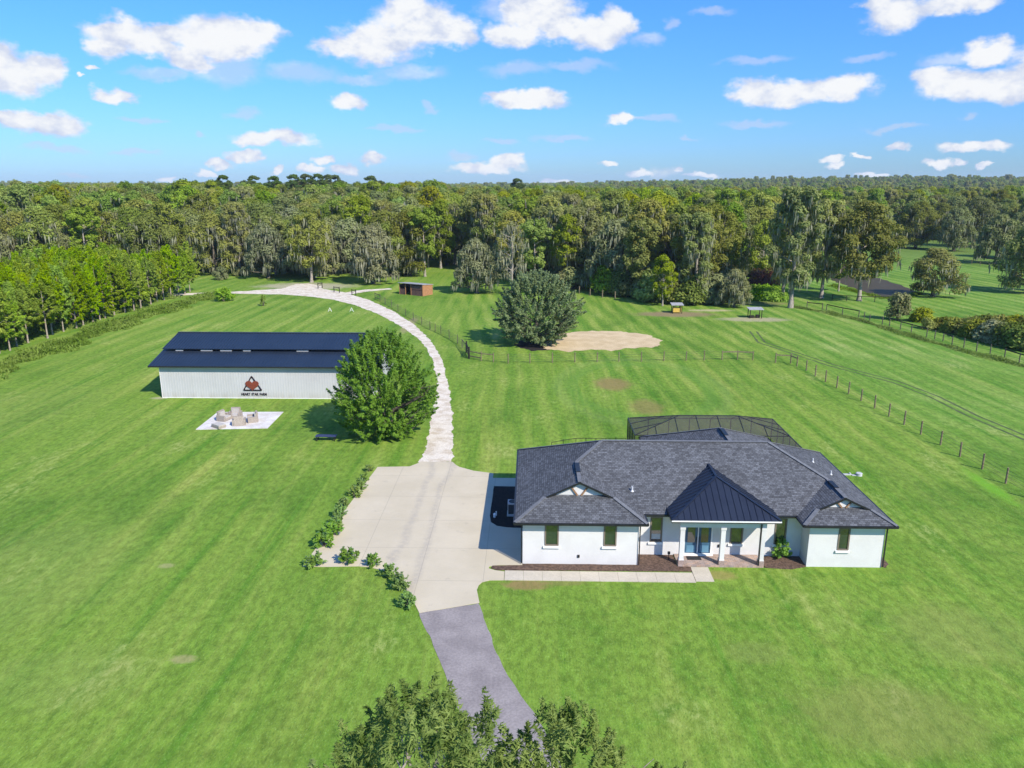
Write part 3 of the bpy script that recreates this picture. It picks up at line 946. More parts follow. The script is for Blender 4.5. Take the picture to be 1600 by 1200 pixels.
def build_house():
    H = thing('ranch_house', 'white stucco single-storey house with dark grey hipped shingle roof beside the concrete drive', 'house', (11, 52, 0))
    # ---- walls
    def wall_front(mb, x0, x1, z0, z1, Y, ops, rev=0.10):
        xs = sorted({x0, x1, *[o[0] for o in ops], *[o[1] for o in ops]})
        zs = sorted({z0, z1, *[o[2] for o in ops], *[o[3] for o in ops]})
        for i in range(len(xs) - 1):
            for j in range(len(zs) - 1):
                cx, cz = (xs[i] + xs[i + 1]) / 2, (zs[j] + zs[j + 1]) / 2
                if any(o[0] < cx < o[1] and o[2] < cz < o[3] for o in ops):
                    continue
                mb.poly([(xs[i], Y, zs[j]), (xs[i + 1], Y, zs[j]), (xs[i + 1], Y, zs[j + 1]), (xs[i], Y, zs[j + 1])])
        for (a, b_, c, d) in ops:
            mb.poly([(a, Y, c), (a, Y + rev, c), (b_, Y + rev, c), (b_, Y, c)])
            mb.poly([(a, Y, d), (b_, Y, d), (b_, Y + rev, d), (a, Y + rev, d)])
            mb.poly([(a, Y, c), (a, Y, d), (a, Y + rev, d), (a, Y + rev, c)])
            mb.poly([(b_, Y, c), (b_, Y + rev, c), (b_, Y + rev, d), (b_, Y, d)])
    wt = EZ - 0.14
    wins = [(1.01, 1.86, 1.36, 2.86, 45.65), (4.82, 5.60, 1.37, 2.88, 45.65), (8.04, 8.79, 1.0, 2.76, 47.1), (13.34, 14.13, 0.95, 2.1, 47.1), (16.25, 16.97, 0.93, 2.76, 47.1), (19.88, 20.56, 1.22, 2.76, 45.75)]
    door = (10.32, 12.10, 0.12, 2.30)
    mb = MB()
    wall_front(mb, -0.45, 7.05, 0, wt, 45.65, [(w_[0], w_[1], w_[2], w_[3]) for w_ in wins if w_[4] == 45.65])
    wall_front(mb, 7.05, 18.0, 0, wt, 47.1, [(w_[0], w_[1], w_[2], w_[3]) for w_ in wins if w_[4] == 47.1] + [door])
    wall_front(mb, 18.0, 22.8, 0, wt, 45.75, [(w_[0], w_[1], w_[2], w_[3]) for w_ in wins if w_[4] == 45.75])
    def vq(xa, ya, xb, yb):
        mb.poly([(xa, ya, 0), (xb, yb, 0), (xb, yb, wt), (xa, ya, wt)])
    vq(7.05, 45.65, 7.05, 47.1)
    vq(18, 47.1, 18, 45.75)
    vq(22.8, 45.75, 22.8, 58.6)
    vq(22.8, 58.6, 20.15, 58.6)
    vq(20.15, 58.6, 9.8, 58.6)
    vq(9.8, 58.6, -0.45, 58.6)
    vq(-0.45, 58.6, -0.45, 45.65)
    mb.build('wall', M['stucco'], H)
    # dark room behind every pane is closed by the pane itself
    for (a, b_, c, d, Y) in wins:
        f = MB()
        fw = 0.06
        f.box(a - 0.03, Y - 0.035, c - 0.02, a + fw, Y + 0.07, d)
        f.box(b_ - fw, Y - 0.035, c - 0.02, b_ + 0.03, Y + 0.07, d)
        f.box(a + fw, Y - 0.035, c - 0.02, b_ - fw, Y + 0.07, c + fw)
        f.box(a + fw, Y - 0.035, d - fw, b_ - fw, Y + 0.07, d)
        wn = f.build('window', M['window_frame'], H)
        p = MB()
        p.box(a + fw, Y + 0.03, c + fw, b_ - fw, Y + 0.05, d - fw)
        p.build('pane', M['window_glass'], wn)
        s = MB()
        s.box(a - 0.13, Y - 0.11, c - 0.17, b_ + 0.10, Y + 0.0, c - 0.03)
        s.build('sill', M['white_trim'], wn)
        if abs(a - 8.04) < 0.01:
            bl = MB()
            bl.box(a + fw + 0.02, Y + 0.022, c + fw + 0.1, b_ - fw - 0.02, Y + 0.029, c + 0.55)
            bl.build('blind', M['white_blind'], wn)
    # double door
    a, b_, c, d = door
    mid = (a + b_) / 2
    fr = MB()
    fr.box(a - 0.06, 47.06, c, a + 0.03, 47.18, d + 0.05)
    fr.box(b_ - 0.03, 47.06, c, b_ + 0.06, 47.18, d + 0.05)
    fr.box(a + 0.03, 47.06, d - 0.03, b_ - 0.03, 47.18, d + 0.05)
    fr.box(mid - 0.03, 47.07, c, mid + 0.03, 47.18, d - 0.03)
    fr.build('door_frame', M['white_trim'], H)
    for (u, v) in ((a + 0.03, mid - 0.03), (mid + 0.03, b_ - 0.03)):
        dm = MB()
        dm.box(u, 47.12, c, v, 47.16, d - 0.03)
        dr = dm.build('door', M['blue_paint'], H)
        g = MB()
        g.box(u + 0.17, 47.10, c + 0.85, v - 0.17, 47.115, d - 0.2)
        g.build('pane', M['door_glass'], dr)
        g = MB()
        g.box(u + 0.13, 47.095, c + 0.14, v - 0.13, 47.118, c + 0.62)
        g.build('panel', M['blue_panel'], dr)
        g = MB()
        hx = v - 0.07 if u < mid - 0.2 else u + 0.07
        g.box(hx - 0.02, 47.06, c + 0.85, hx + 0.02, 47.115, c + 1.25)
        g.build('handle', M['black_metal'], dr)
    # ---- porch: floor, columns, beam
    pf = MB()
    pf.box(9.66, 45.52, 0.0, 15.20, 47.09, 0.12)
    pf.build('porch_floor', M['porch_paver'], H)
    st = MB()
    st.box(10.2, 46.83, 0.12, 12.2, 47.09, 0.20)
    st.build('door_step', M['white_trim'], H)
    for x in (9.87, 12.48, 15.03):
        cm = MB()
        s_ = 0.145
        cm.box(x - s_, 45.62, 0.42, x + s_, 45.91, 2.72)
        cm.box(x - s_ - 0.03, 45.59, 2.58, x + s_ + 0.03, 45.94, 2.74)
        cm.box(x - s_ - 0.02, 45.60, 0.42, x + s_ + 0.02, 45.93, 0.50)
        cl = cm.build('column', M['stucco'], H)
        bb = MB()
        bb.box(x - s_ - 0.04, 45.57, 0.10, x + s_ + 0.04, 45.96, 0.42)
        bb.build('column_base', M['porch_stone'], cl)
    bmz = MB()
    bmz.box(9.70, 45.64, 2.74, 15.22, 45.90, 3.26)
    bmz.box(9.72, 45.90, 2.80, 9.98, 47.08, 3.12)
    bmz.box(14.96, 45.90, 2.80, 15.20, 47.08, 3.12)
    bmz.build('porch_beam', M['stucco'], H)
    # ---- roof
    R = MB()

    def plane(pts, o, e, sl):
        """roof face with shingle coordinates: e = along the eave, sl = plan direction up the slope"""
        k = math.sqrt(1 + PT * PT)
        uv = [((p[0] - o[0]) * e[0] + (p[1] - o[1]) * e[1], ((p[0] - o[0]) * sl[0] + (p[1] - o[1]) * sl[1]) * k) for p in pts]
        R.poly(pts, uv)
    h = (HY1 - HY0) / 2
    ym = (HY0 + HY1) / 2
    zr = EZ + h * PT
    RL, RR = (HX0 + h, ym, zr), (HX1 - h, ym, zr)
    wl = (LX1 - HX0) / 2
    D = (HX0 + wl, HY0 + wl, EZ + wl * PT)
    wr = (HX1 - RX0) / 2
    D2 = (HX1 - wr, HY0 + wr, EZ + wr * PT)
    yf, yg = 47.15, 47.36
    r1 = yf - LY0
    rg = yg - LY0
    yf2, yg2 = 46.45, 46.64
    r2 = yf2 - RY0
    rg2 = yg2 - RY0
    # left side
    plane([(HX0, LY0, EZ), (HX0 + r1, yf, EZ + r1 * PT), (D[0], yf, D[2]), D, RL, (HX0, HY1, EZ)], (HX0, 0, 0), (0, 1), (1, 0))
    # left wing right side
    plane([(LX1, LY0, EZ), (LX1, HY0, EZ), D, (D[0], yf, D[2]), (LX1 - r1, yf, EZ + r1 * PT)], (LX1, 0, 0), (0, 1), (-1, 0))
    plane([(HX0, LY0, EZ), (LX1, LY0, EZ), (LX1 - rg, yg, EZ + rg * PT), (HX0 + rg, yg, EZ + rg * PT)], (0, LY0, 0), (1, 0), (0, 1))
    # main front
    plane([(LX1, HY0, EZ), (RX0, HY0, EZ), D2, RR, RL, D], (0, HY0, 0), (1, 0), (0, 1))
    # right wing
    plane([(RX0, RY0, EZ), (RX0 + r2, yf2, EZ + r2 * PT), (D2[0], yf2, D2[2]), D2, (RX0, HY0, EZ)], (RX0, 0, 0), (0, 1), (1, 0))
    plane([(HX1, RY0, EZ), (HX1, HY1, EZ), RR, D2, (D2[0], yf2, D2[2]), (HX1 - r2, yf2, EZ + r2 * PT)], (HX1, 0, 0), (0, 1), (-1, 0))
    plane([(RX0, RY0, EZ), (HX1, RY0, EZ), (HX1 - rg2, yg2, EZ + rg2 * PT), (RX0 + rg2, yg2, EZ + rg2 * PT)], (0, RY0, 0), (1, 0), (0, 1))
    # back and rear wing
    cx, wv, yb = 14.75, 5.4, 62.5
    zv = EZ + wv * PT
    plane([(HX1, HY1, EZ), (HX0, HY1, EZ), RL, RR], (0, HY1, 0), (1, 0), (0, -1))
    ya, yj = yb - wv, HY1 - wv + 0.0
    plane([(cx - wv, HY1, EZ), (cx, yj, zv), (cx, ya, zv), (cx - wv, yb, EZ)], (cx - wv, 0, 0), (0, 1), (1, 0))
    plane([(cx + wv, HY1, EZ), (cx + wv, yb, EZ), (cx, ya, zv), (cx, yj, zv)], (cx + wv, 0, 0), (0, 1), (-1, 0))
    plane([(cx - wv, yb, EZ), (cx, ya, zv), (cx + wv, yb, EZ)], (0, yb, 0), (1, 0), (0, -1))
    roof = R.build('roof', M['shingle'], H)
    # hip and ridge caps
    def capline(p, q):
        cap = MB()
        cap.bar(Vector(p) + Vector((0, 0, 0.02)), Vector(q) + Vector((0, 0, 0.02)), 0.26, 0.035)
        cap.build('ridge_cap', M['ridge_cap'], roof)
    for p, q in ((RL, RR), (RL, D), (RR, D2), ((HX0, HY1, EZ), RL), ((HX1, HY1, EZ), RR), (D, (D[0], yf, D[2])), (D2, (D2[0], yf2, D2[2])),
                 ((HX0, LY0, EZ), (HX0 + r1, yf, EZ + r1 * PT)), ((LX1, LY0, EZ), (LX1 - r1, yf, EZ + r1 * PT)),
                 ((RX0, RY0, EZ), (RX0 + r2, yf2, EZ + r2 * PT)), ((HX1, RY0, EZ), (HX1 - r2, yf2, EZ + r2 * PT)),
                 ((cx, yj, zv), (cx, ya, zv)), ((cx, ya, zv), (cx - wv, yb, EZ)), ((cx, ya, zv), (cx + wv, yb, EZ))):
        capline(p, q)
    # ridge vents
    for (x, y0, y1, z) in ((D[0], D[1] - 2.1, D[1] - 0.4, D[2]), (cx, ya - 1.9, ya - 0.3, zv), (D2[0], D2[1] - 1.6, D2[1] - 0.4, D2[2])):
        v = MB()
        v.box(x - 0.15, y0, z - 0.02, x + 0.15, y1, z + 0.09)
        v.build('ridge_vent', M['black_metal'], roof)
    # gable faces with braces, rake boards
    for (xa, xb, apx, yy, yfr, rr) in ((HX0, LX1, D, yg, yf, rg), (RX0, HX1, D2, yg2, yf2, rg2)):
        gb = MB()
        zb = EZ + rr * PT
        gb.poly([(xa + rr, yy, zb - 0.02), (xb - rr, yy, zb - 0.02), (apx[0], yy, apx[2] - 0.01)])
        gf = gb.build('gable', M['stucco'], H)
        wd = MB()
        hh = apx[2] - zb
        for sg in (-1, 1):
            wd.bar((apx[0] + sg * 0.12, yy - 0.05, zb - 0.02), (apx[0] + sg * (0.34 + 0.26 * hh), yy - 0.05, zb + hh * 0.66), 0.10, 0.10)
        wd.build('brace', M['brace_wood'], gf)
        rk = MB()
        rf = yfr - (LY0 if xa == HX0 else RY0)
        for sg in (-1, 1):
            xe = (xa + rf) if sg < 0 else (xb - rf)
            ze = EZ + rf * PT
            for k in range(1):
                p0 = Vector((xe, yfr - 0.02, ze - 0.06))
                p1 = Vector((apx[0], yfr - 0.02, apx[2] - 0.06))
                rk.bar(p0, p1, 0.05, 0.13)
            # soffit of the overhang
            rk.poly([(xe, yfr, ze - 0.1), (apx[0], yfr, apx[2] - 0.1), (apx[0], yy, apx[2] - 0.1), (xe, yy, ze - 0.1)])
        rk.build('rake_board', M['black_metal'], H)
    # soffit, fascia, gutter
    sf = MB()
    zs = EZ - 0.13
    outline = [(HX0, LY0), (LX1, LY0), (LX1, HY0), (RX0, HY0), (RX0, RY0), (HX1, RY0), (HX1, HY1), (cx + wv, HY1), (cx + wv, yb), (cx - wv, yb), (cx - wv, HY1), (HX0, HY1)]
    sf.box(HX0 + 0.02, LY0 + 0.02, zs, LX1 - 0.02, HY0, zs + 0.02)
    sf.box(RX0 + 0.02, RY0 + 0.02, zs, HX1 - 0.02, HY0, zs + 0.02)
    sf.box(HX0 + 0.02, HY0 + 0.001, zs, HX1 - 0.02, HY1 - 0.02, zs + 0.02)
    sf.box(cx - wv, HY1 - 0.019, zs, cx + wv, yb - 0.02, zs + 0.02)
    sf.build('soffit', M['white_trim'], H)
    gt = MB()
    for i in range(len(outline)):
        p, q = outline[i], outline[(i + 1) % len(outline)]
        dx, dy = q[0] - p[0], q[1] - p[1]
        L = math.hypot(dx, dy)
        nx, ny = dy / L, -dx / L
        o_ = 0.055
        e = 0.05
        ex, ey = dx / L * e, dy / L * e
        gt.bar((p[0] + nx * o_ - ex, p[1] + ny * o_ - ey, EZ - 0.075), (q[0] + nx * o_ + ex * 0.98, q[1] + ny * o_ + ey * 0.98, EZ - 0.075), 0.11, 0.13)
    gt.build('gutter', M['black_metal'], H)
    # downpipes
    for (x, y) in ((-0.52, 45.60), (7.12, 45.58), (22.88, 45.68), (14.86, 45.58)):
        dp = MB()
        dp.box(x - 0.035, y - 0.035, 0.1, x + 0.035, y + 0.035, 3.05)
        dp.build('downpipe', M['black_metal'], H)
    # ---- porch roof of standing seam metal
    PR = MB()
    xl, xr, yp, ez, za, yap, xc = 9.05, 15.95, 45.2, 3.42, 5.12, 48.5, 12.48
    ybk = HY0 + (za - EZ) / PT
    yk = 47.0
    PR.poly([(xl, yp, ez), (xr, yp, ez), (xc, yap, za)])
    PR.poly([(xl, yp, ez), (xc, yap, za), (xc, ybk, za), (xl, yk, ez)])
    PR.poly([(xr, yp, ez), (xr, yk, ez), (xc, ybk, za), (xc, yap, za)])
    pr = PR.build('porch_roof', M['navy_metal'], H)
    se = MB()
    x = xl + 0.42
    while x < xr - 0.3:
        fct = (x - xl) / (xc - xl) if x < xc else (xr - x) / (xr - xc)
        p1 = Vector((x, yp + (yap - yp) * fct, ez + (za - ez) * fct))
        se.bar((x, yp, ez + 0.02), p1 + Vector((0, 0, 0.02)), 0.035, 0.05)
        x += 0.42
    y = yp + 0.35
    while y < ybk - 0.15:
        for (xe,) in ((xl,), (xr,)):
            f1 = min(1, (y - yp) / (yap - yp))
            f0 = 0.0 if y < yk else (y - yk) / (ybk - yk)
            a_ = Vector((xe + (xc - xe) * f0, y, ez + (za - ez) * f0 + 0.02))
            b2 = Vector((xe + (xc - xe) * f1, y, ez + (za - ez) * f1 + 0.02))
            if (b2 - a_).length > 0.2:
                se.bar(a_, b2, 0.035, 0.05)
        y += 0.42
    for p, q in (((xl, yp, ez), (xc, yap, za)), ((xr, yp, ez), (xc, yap, za)), ((xc, yap, za), (xc, ybk, za))):
        se.bar(Vector(p) + Vector((0, 0, 0.03)), Vector(q) + Vector((0, 0, 0.03)), 0.16, 0.05)
    se.build('seam', M['navy_metal'], pr)
    fa = MB()
    fa.box(xl - 0.02, yp - 0.03, ez - 0.10, xr + 0.02, yp - 0.002, ez - 0.015)
    fa.build('drip_edge', M['white_trim'], pr)
    fa = MB()
    fa.box(xl - 0.02, yp + 0.0, ez - 0.18, xr + 0.02, yp + 0.05, ez - 0.102)
    fa.box(xl - 0.02, yp + 0.05, ez - 0.18, xl + 0.04, yk + 0.6, ez - 0.01)
    fa.box(xr - 0.04, yp + 0.05, ez - 0.18, xr + 0.02, yk + 0.6, ez - 0.01)
    fa.build('fascia', M['black_metal'], pr)
    fa = MB()
    fa.box(xl + 0.05, yp + 0.06, ez - 0.149, xr - 0.05, 46.7, ez - 0.13)
    fa.build('ceiling', M['white_trim'], pr)
    # vents through the shingles
    for (px, py) in ((988, 759),):
        X, Y = G(px, py, 4.4)
        z = EZ + (Y - HY0) * PT
        v = MB()
        v.tube((X, Y, z - 0.1), (X, Y, z + 0.32), 0.06, n=10)
        v.tube((X, Y, z - 0.02), (X, Y, z + 0.08), 0.13, 0.07, n=10)
        v.build('vent_pipe', M['vent_plastic'], roof)
    for (px, py) in ((1269, 729.5), (1298, 741.5)):
        X, Y = G(px, py, 4.0)
        z = EZ + (HX1 - X) * PT
        v = MB()
        v.tube((X, Y, z - 0.1), (X, Y, z + 0.28), 0.05, n=10)
        v.tube((X, Y, z - 0.02), (X, Y, z + 0.08), 0.12, 0.06, n=10)
        v.build('vent_pipe', M['vent_plastic'], roof)
    # outlet boxes on the wall
    for (x, z, Y) in ((3.2, 0.62, 45.65), (12.62, 0.75, 47.1)):
        v = MB()
        v.box(x - 0.07, Y - 0.06, z - 0.09, x + 0.07, Y - 0.001, z + 0.09)
        v.build('outlet_box', M['black_metal'], H)
    v = MB()
    v.box(-0.56, 46.2, 1.7, -0.452, 46.35, 2.0)
    v.build('wall_lamp', M['white_trim'], H)
    # posts carrying the rear roof
    for x in (9.7, 13.1, 16.4, 19.8):
        v = MB()
        v.box(x - 0.12, 62.0, 0, x + 0.12, 62.24, EZ - 0.13)
        v.build('column', M['stucco'], H)


pmat('ridge_cap', (0.145, 0.152, 0.165), (0.115, 0.12, 0.13), 4, 0.9, fine=0.15)
build_house()


def build_cage():
    T = thing('pool_enclosure', 'dark screened pool enclosure behind the house', 'enclosure', (15.5, 64, 0))
    x0, x1, yb, yf, z = 8.9, 22.0, 67.2, 62.3, 3.35
    ys = 58.7
    zt, yt, xa, xb = 4.35, 64.9, 13.1, 18.1
    fr = MB()
    r = 0.06

    def b(p, q):
        fr.bar(p, q, r, r)
    for p, q in (((x0, yb, z), (x1, yb, z)), ((x0, yb, z), (x0, yf, z)), ((x1, yb, z), (x1, ys, z)), ((x0, yf, z), (x1, yf, z)),
                 ((xa, yt, zt), (xb, yt, zt)), ((x0, yb, z), (xa, yt, zt)), ((x0, yf, z), (xa, yt, zt)), ((x1, yb, z), (xb, yt, zt)), ((x1, yf, z), (xb, yt, zt)),
                 ((x0, yb, 1.1), (x1, yb, 1.1)), ((x0, yf, 1.1), (x0, yb, 1.1)), ((x1, ys, 1.1), (x1, yb, 1.1))):
        b(p, q)
    n = 7
    for i in range(n + 1):
        x = x0 + (x1 - x0) * i / n
        b((x, yb, 0), (x, yb, z))
        if x < xa:
            f = (x - x0) / (xa - x0)
            yr1, zr1 = yb + (yt - yb) * f, z + (zt - z) * f
            yr0 = yf + (yt - yf) * f
        elif x > xb:
            f = (x1 - x) / (x1 - xb)
            yr1, zr1 = yb + (yt - yb) * f, z + (zt - z) * f
            yr0 = yf + (yt - yf) * f
        else:
            yr1 = yr0 = yt
            zr1 = zt
        if 0 < i < n:
            b((x, yb, z), (x, yr1, zr1))
            b((x, yf, z), (x, yr0, zr1))
    for y in (59.4, 60.8, 62.3, 63.9, 65.5):
        b((x1, y, 0), (x1, y, z))
        if y > yf:
            b((x0, y, 0), (x0, y, z))
            f = (y - yf) / (yt - yf) if y < yt else (yb - y) / (yb - yt)
            b((x0, y, z), (x0 + (xa - x0) * f, y, z + (zt - z) * f))
            b((x1, y, z), (x1 + (xb - x1) * f, y, z + (zt - z) * f))
    b((x0, yf, 0), (x0, yf, z))
    fr.build('frame', M['black_metal'], T)
    s = MB()
    s.poly([(x0, yb, z), (xa, yt, zt), (xb, yt, zt), (x1, yb, z)])
    s.poly([(x0, yf, z), (x1, yf, z), (xb, yt, zt), (xa, yt, zt)])
    s.poly([(x0, yb, z), (x0, yf, z), (xa, yt, zt)])
    s.poly([(x1, yb, z), (xb, yt, zt), (x1, yf, z)])
    s.poly([(20.2, ys, z), (x1, ys, z), (x1, yf, z), (20.2, yf, z)])
    s.build('screen_roof', M['screen_mesh'], T)
    s = MB()
    s.poly([(x0, yb, 0), (x1, yb, 0), (x1, yb, z), (x0, yb, z)])
    s.poly([(x0, yf, 0), (x0, yb, 0), (x0, yb, z), (x0, yf, z)])
    s.poly([(x1, ys, 0), (x1, yb, 0), (x1, yb, z), (x1, ys, z)])
    s.build('screen_wall', M['screen_wall'], T)
    d = MB()
    d.box(x0 + 0.1, 58.7, 0.0, x1 - 0.1, yb - 0.1, 0.07)
    d.build('pool_deck', M['concrete'], T)


build_cage()


# ------------------------------------------------------------------ barn
def build_barn():
    X0, X1, Y0 = -42.55, -18.2, 84.5
    B = thing('barn', 'long white metal barn with dark blue two-tier roof and heart emblem', 'barn', (-30.4, 91.5, 0))
    zw = 3.72
    ye, ze = 84.0, 3.88
    ym0, zm0 = 87.6, 4.78
    yr, zr = 92.1, 6.22
    yB = 2 * yr - Y0
    w = MB()
    w.box(X0, Y0, 0, X1, Y0 + 0.15, zw)
    w.box(X0, Y0 + 0.151, 0, X0 + 0.15, yB, zw)
    w.box(X1 - 0.15, Y0 + 0.151, 0, X1, yB, zw)
    for x in (X0, X1 - 0.12):
        w.poly([(x + 0.06, Y0, zw), (x + 0.06, yB, zw), (x + 0.06, 2 * yr - ym0, zm0 - 0.15), (x + 0.06, yr, zr - 0.1), (x + 0.06, ym0, zm0 - 0.15)])
    w.box(X0, yB - 0.15, 0, X1, yB, zw)
    wall = w.build('wall', M['barn_wall'], B)
    rb = MB()
    x = X0 + 0.15
    while x < X1:
        rb.box(x - 0.03, Y0 - 0.022, 0.05, x + 0.03, Y0 - 0.001, zw - 0.16)
        x += 0.3
    rb.build('wall_rib', M['barn_wall'], wall)
    tr = MB()
    tr.box(X0 - 0.02, Y0 - 0.05, zw - 0.14, X1 + 0.02, Y0 - 0.002, zw + 0.02)
    tr.box(X0 - 0.03, Y0 - 0.04, 0, X0 - 0.001, Y0 + 0.14, zw - 0.142)
    tr.box(X0 - 0.01, Y0 - 0.05, 0.0, X1 + 0.02, Y0 - 0.003, 0.05)
    tr.build('trim', M['white_trim'], B)
    tr = MB()
    tr.box(X0 - 0.035, Y0 + 0.16, 0.0, X0 - 0.002, Y0 + 0.26, zw)
    tr.build('corner_trim', M['black_metal'], B)
    r = MB()
    xa, xb = X0 - 1.05, X1 + 1.05
    th = 0.08

    def slab(ya, za, yb_, zb, xl, xr_):
        d = Vector((0, yb_ - ya, zb - za)).normalized()
        n = Vector((0, -d.z, d.y))
        if n.z < 0:
            n = -n
        P = []
        for x in (xl, xr_):
            for (y, z) in ((ya, za), (yb_, zb)):
                P.append(Vector((x, y, z)))
                P.append(Vector((x, y, z)) - n * th)
        for q in ((0, 4, 6, 2), (1, 3, 7, 5), (0, 1, 5, 4), (2, 6, 7, 3), (0, 2, 3, 1), (4, 5, 7, 6)):
            r.poly([P[i] for i in q])
    zg = 0.36
    slab(ye, ze, ym0 + 0.6, zm0 + 0.15, xa, xb)
    slab(ym0 - 0.05, zm0 + zg, yr, zr, xa + 0.15, xb - 0.15)
    slab(2 * yr - ym0 + 0.05, zm0 + zg, yr, zr, xa + 0.15, xb - 0.15)
    slab(2 * yr - ye, ze, 2 * yr - ym0 - 0.6, zm0 + 0.15, xa, xb)
    roof = r.build('roof', M['barn_roof'], B)
    rr = MB()
    x = xa + 0.25
    while x < xb - 0.1:
        rr.bar((x, ye, ze + 0.012), (x, ym0 + 0.1, zm0 + 0.04), 0.06, 0.045)
        if xa + 0.2 < x < xb - 0.2:
            rr.bar((x, ym0 - 0.05, zm0 + zg + 0.012), (x, yr - 0.1, zr + 0.0), 0.06, 0.045)
        x += 0.36
    rr.build('roof_rib', M['barn_roof'], roof)
    cp = MB()
    cp.box(xa + 0.15, yr - 0.2, zr - 0.03, xb - 0.15, yr + 0.2, zr + 0.04)
    cp.box(xa, ye - 0.06, ze - 0.16, xb, ye - 0.005, ze + 0.0)
    cp.build('ridge_trim', M['black_metal'], roof)
    ins = MB()
    ins.box(X0 + 0.4, ym0 + 0.75, 3.9, X1 - 0.4, ym0 + 0.8, 5.0)
    ins.build('loft_wall', M['barn_inside'], B)
    # light battens that show in the slot between the two roofs
    bt = MB()
    rng = random.Random(4)
    x = X0 + 0.6
    while x < X1 - 1:
        L = rng.choice([0.9, 1.4, 2.2])
        if rng.random() < 0.55:
            bt = MB()
            bt.box(x, ym0 + 0.10, zm0 + 0.06, x + L, ym0 + 0.14, zm0 + 0.22)
            bt.build('batten', M['barn_wall'], B)
        x += L + rng.uniform(0.8, 2.6)
    # gutter line shadow strip
    # emblem: triangle outline with a heart
    cx, cz = -31.95, 1.42
    e = MB()
    yy = Y0 - 0.06
    A, Bp, Cp = (cx, 2.62), (cx - 1.04, 0.98), (cx + 1.04, 0.98)
    for p, q in ((A, Bp), (Bp, Cp), (Cp, A)):
        e.bar((p[0], yy, p[1]), (q[0], yy, q[1]), 0.04, 0.14, up=(0, 0, 1))
    em = e.build('emblem', M['emblem_dark'], B)
    hb = MB()
    pts = []
    for i in range(48):
        a = 2 * math.pi * i / 48
        hx = 16 * math.sin(a) ** 3
        hz = 13 * math.cos(a) - 5 * math.cos(2 * a) - 2 * math.cos(3 * a) - math.cos(4 * a)
        pts.append((cx + hx * 0.0488, yy - 0.05, 1.60 + hz * 0.0407))
    hb.poly(pts)
    for i in range(48):
        p, q = pts[i], pts[(i + 1) % 48]
        hb.poly([p, q, (q[0], q[1] + 0.045, q[2]), (p[0], p[1] + 0.045, p[2])])
    hb.build('heart', M['emblem_red'], em)
    cu = bpy.data.curves.new('lettering', 'FONT')
    cu.body = 'HEART STAR FARM'
    cu.size = 0.42
    cu.align_x = 'CENTER'
    cu.extrude = 0.012
    cu.offset = 0.008
    cu.space_word = 1.6
    to = bpy.data.objects.new('lettering', cu)
    COL.objects.link(to)
    bpy.context.view_layer.update()
    me = bpy.data.meshes.new_from_object(to.evaluated_get(bpy.context.evaluated_depsgraph_get()))
    bpy.data.objects.remove(to)
    xs = [v.co.x for v in me.vertices]
    k = 2.95 / (max(xs) - min(xs))
    for v in me.vertices:
        x, y, z = v.co
        v.co = (cx + 0.12 + x * k + 30.4, Y0 - 0.05 - z - 91.5, 0.36 + y * 1.0)
    me.materials.clear()
    me.materials.append(M['emblem_dark'])
    lo = bpy.data.objects.new('lettering', me)
    link(lo)
    lo.parent = B


build_barn()

# ------------------------------------------------------------------ patio furniture and small things
def armchair(px, py, yaw, label, curved=False):
    X, Y = G(px, py, 0.05)
    T = thing('patio_armchair', label, 'armchair', (X, Y, 0.055), 'armchairs on the square patio')
    T.rotation_euler = (0, 0, yaw)
    T.scale = (1.12, 1.12, 1.0)
    o = ORIGIN[T.name]

    def bx(mb, a, b_, c, d, e, f):
        mb.box(o.x + a, o.y + b_, o.z + c, o.x + d, o.y + e, o.z + f)
    s = MB()
    bx(s, -0.42, -0.45, 0.05, 0.42, 0.30, 0.30)
    s.build('seat', M['wicker'], T)
    c = MB()
    bx(c, -0.38, -0.46, 0.302, 0.38, 0.28, 0.44)
    c.build('cushion', M['cushion'], T)
    for sg in (-1, 1):
        a = MB()
        a.box(o.x + sg * 0.425, o.y - 0.45, o.z + 0.0, o.x + sg * 0.58, o.y + 0.45, o.z + 0.60)
        a.build('arm', M['wicker'], T)
    bk = MB()
    if curved:
        n = 10
        pr = []
        for i in range(n + 1):
            q = i / n
            pr.append((0.305 + 0.30 * math.sin(q * 1.4) , 0.95 * q))
        P = [(0.52 - 0.12 * (1 - math.cos(i / n * 2.2)), 0.95 * i / n) for i in range(n + 1)]
        for i in range(n):
            (ya, za), (yb, zb) = P[i], P[i + 1]
            for (t0, t1) in ((0.0, 0.16),):
                a = [(-0.424, ya, za), (0.424, ya, za), (0.424, yb, zb), (-0.424, yb, zb)]
                b_ = [(x, y - 0.16, z) for x, y, z in a]
                for quad in (a, b_[::-1], [a[0], a[3], b_[3], b_[0]], [a[1], b_[1], b_[2], a[2]]):
                    bk.poly([(o.x + p[0], o.y + p[1], o.z + p[2]) for p in quad])
        bk.box(o.x - 0.424, o.y + P[-1][0] - 0.16, o.z + 0.949, o.x + 0.424, o.y + P[-1][0], o.z + 0.96)
    else:
        bx(bk, -0.424, 0.302, 0.05, 0.424, 0.48, 0.98)
    bk.build('backrest', M['wicker'], T)
    c = MB()
    bx(c, -0.36, 0.17, 0.442, 0.36, 0.30, 0.88)
    c.build('back_cushion', M['cushion'], T)
    return T


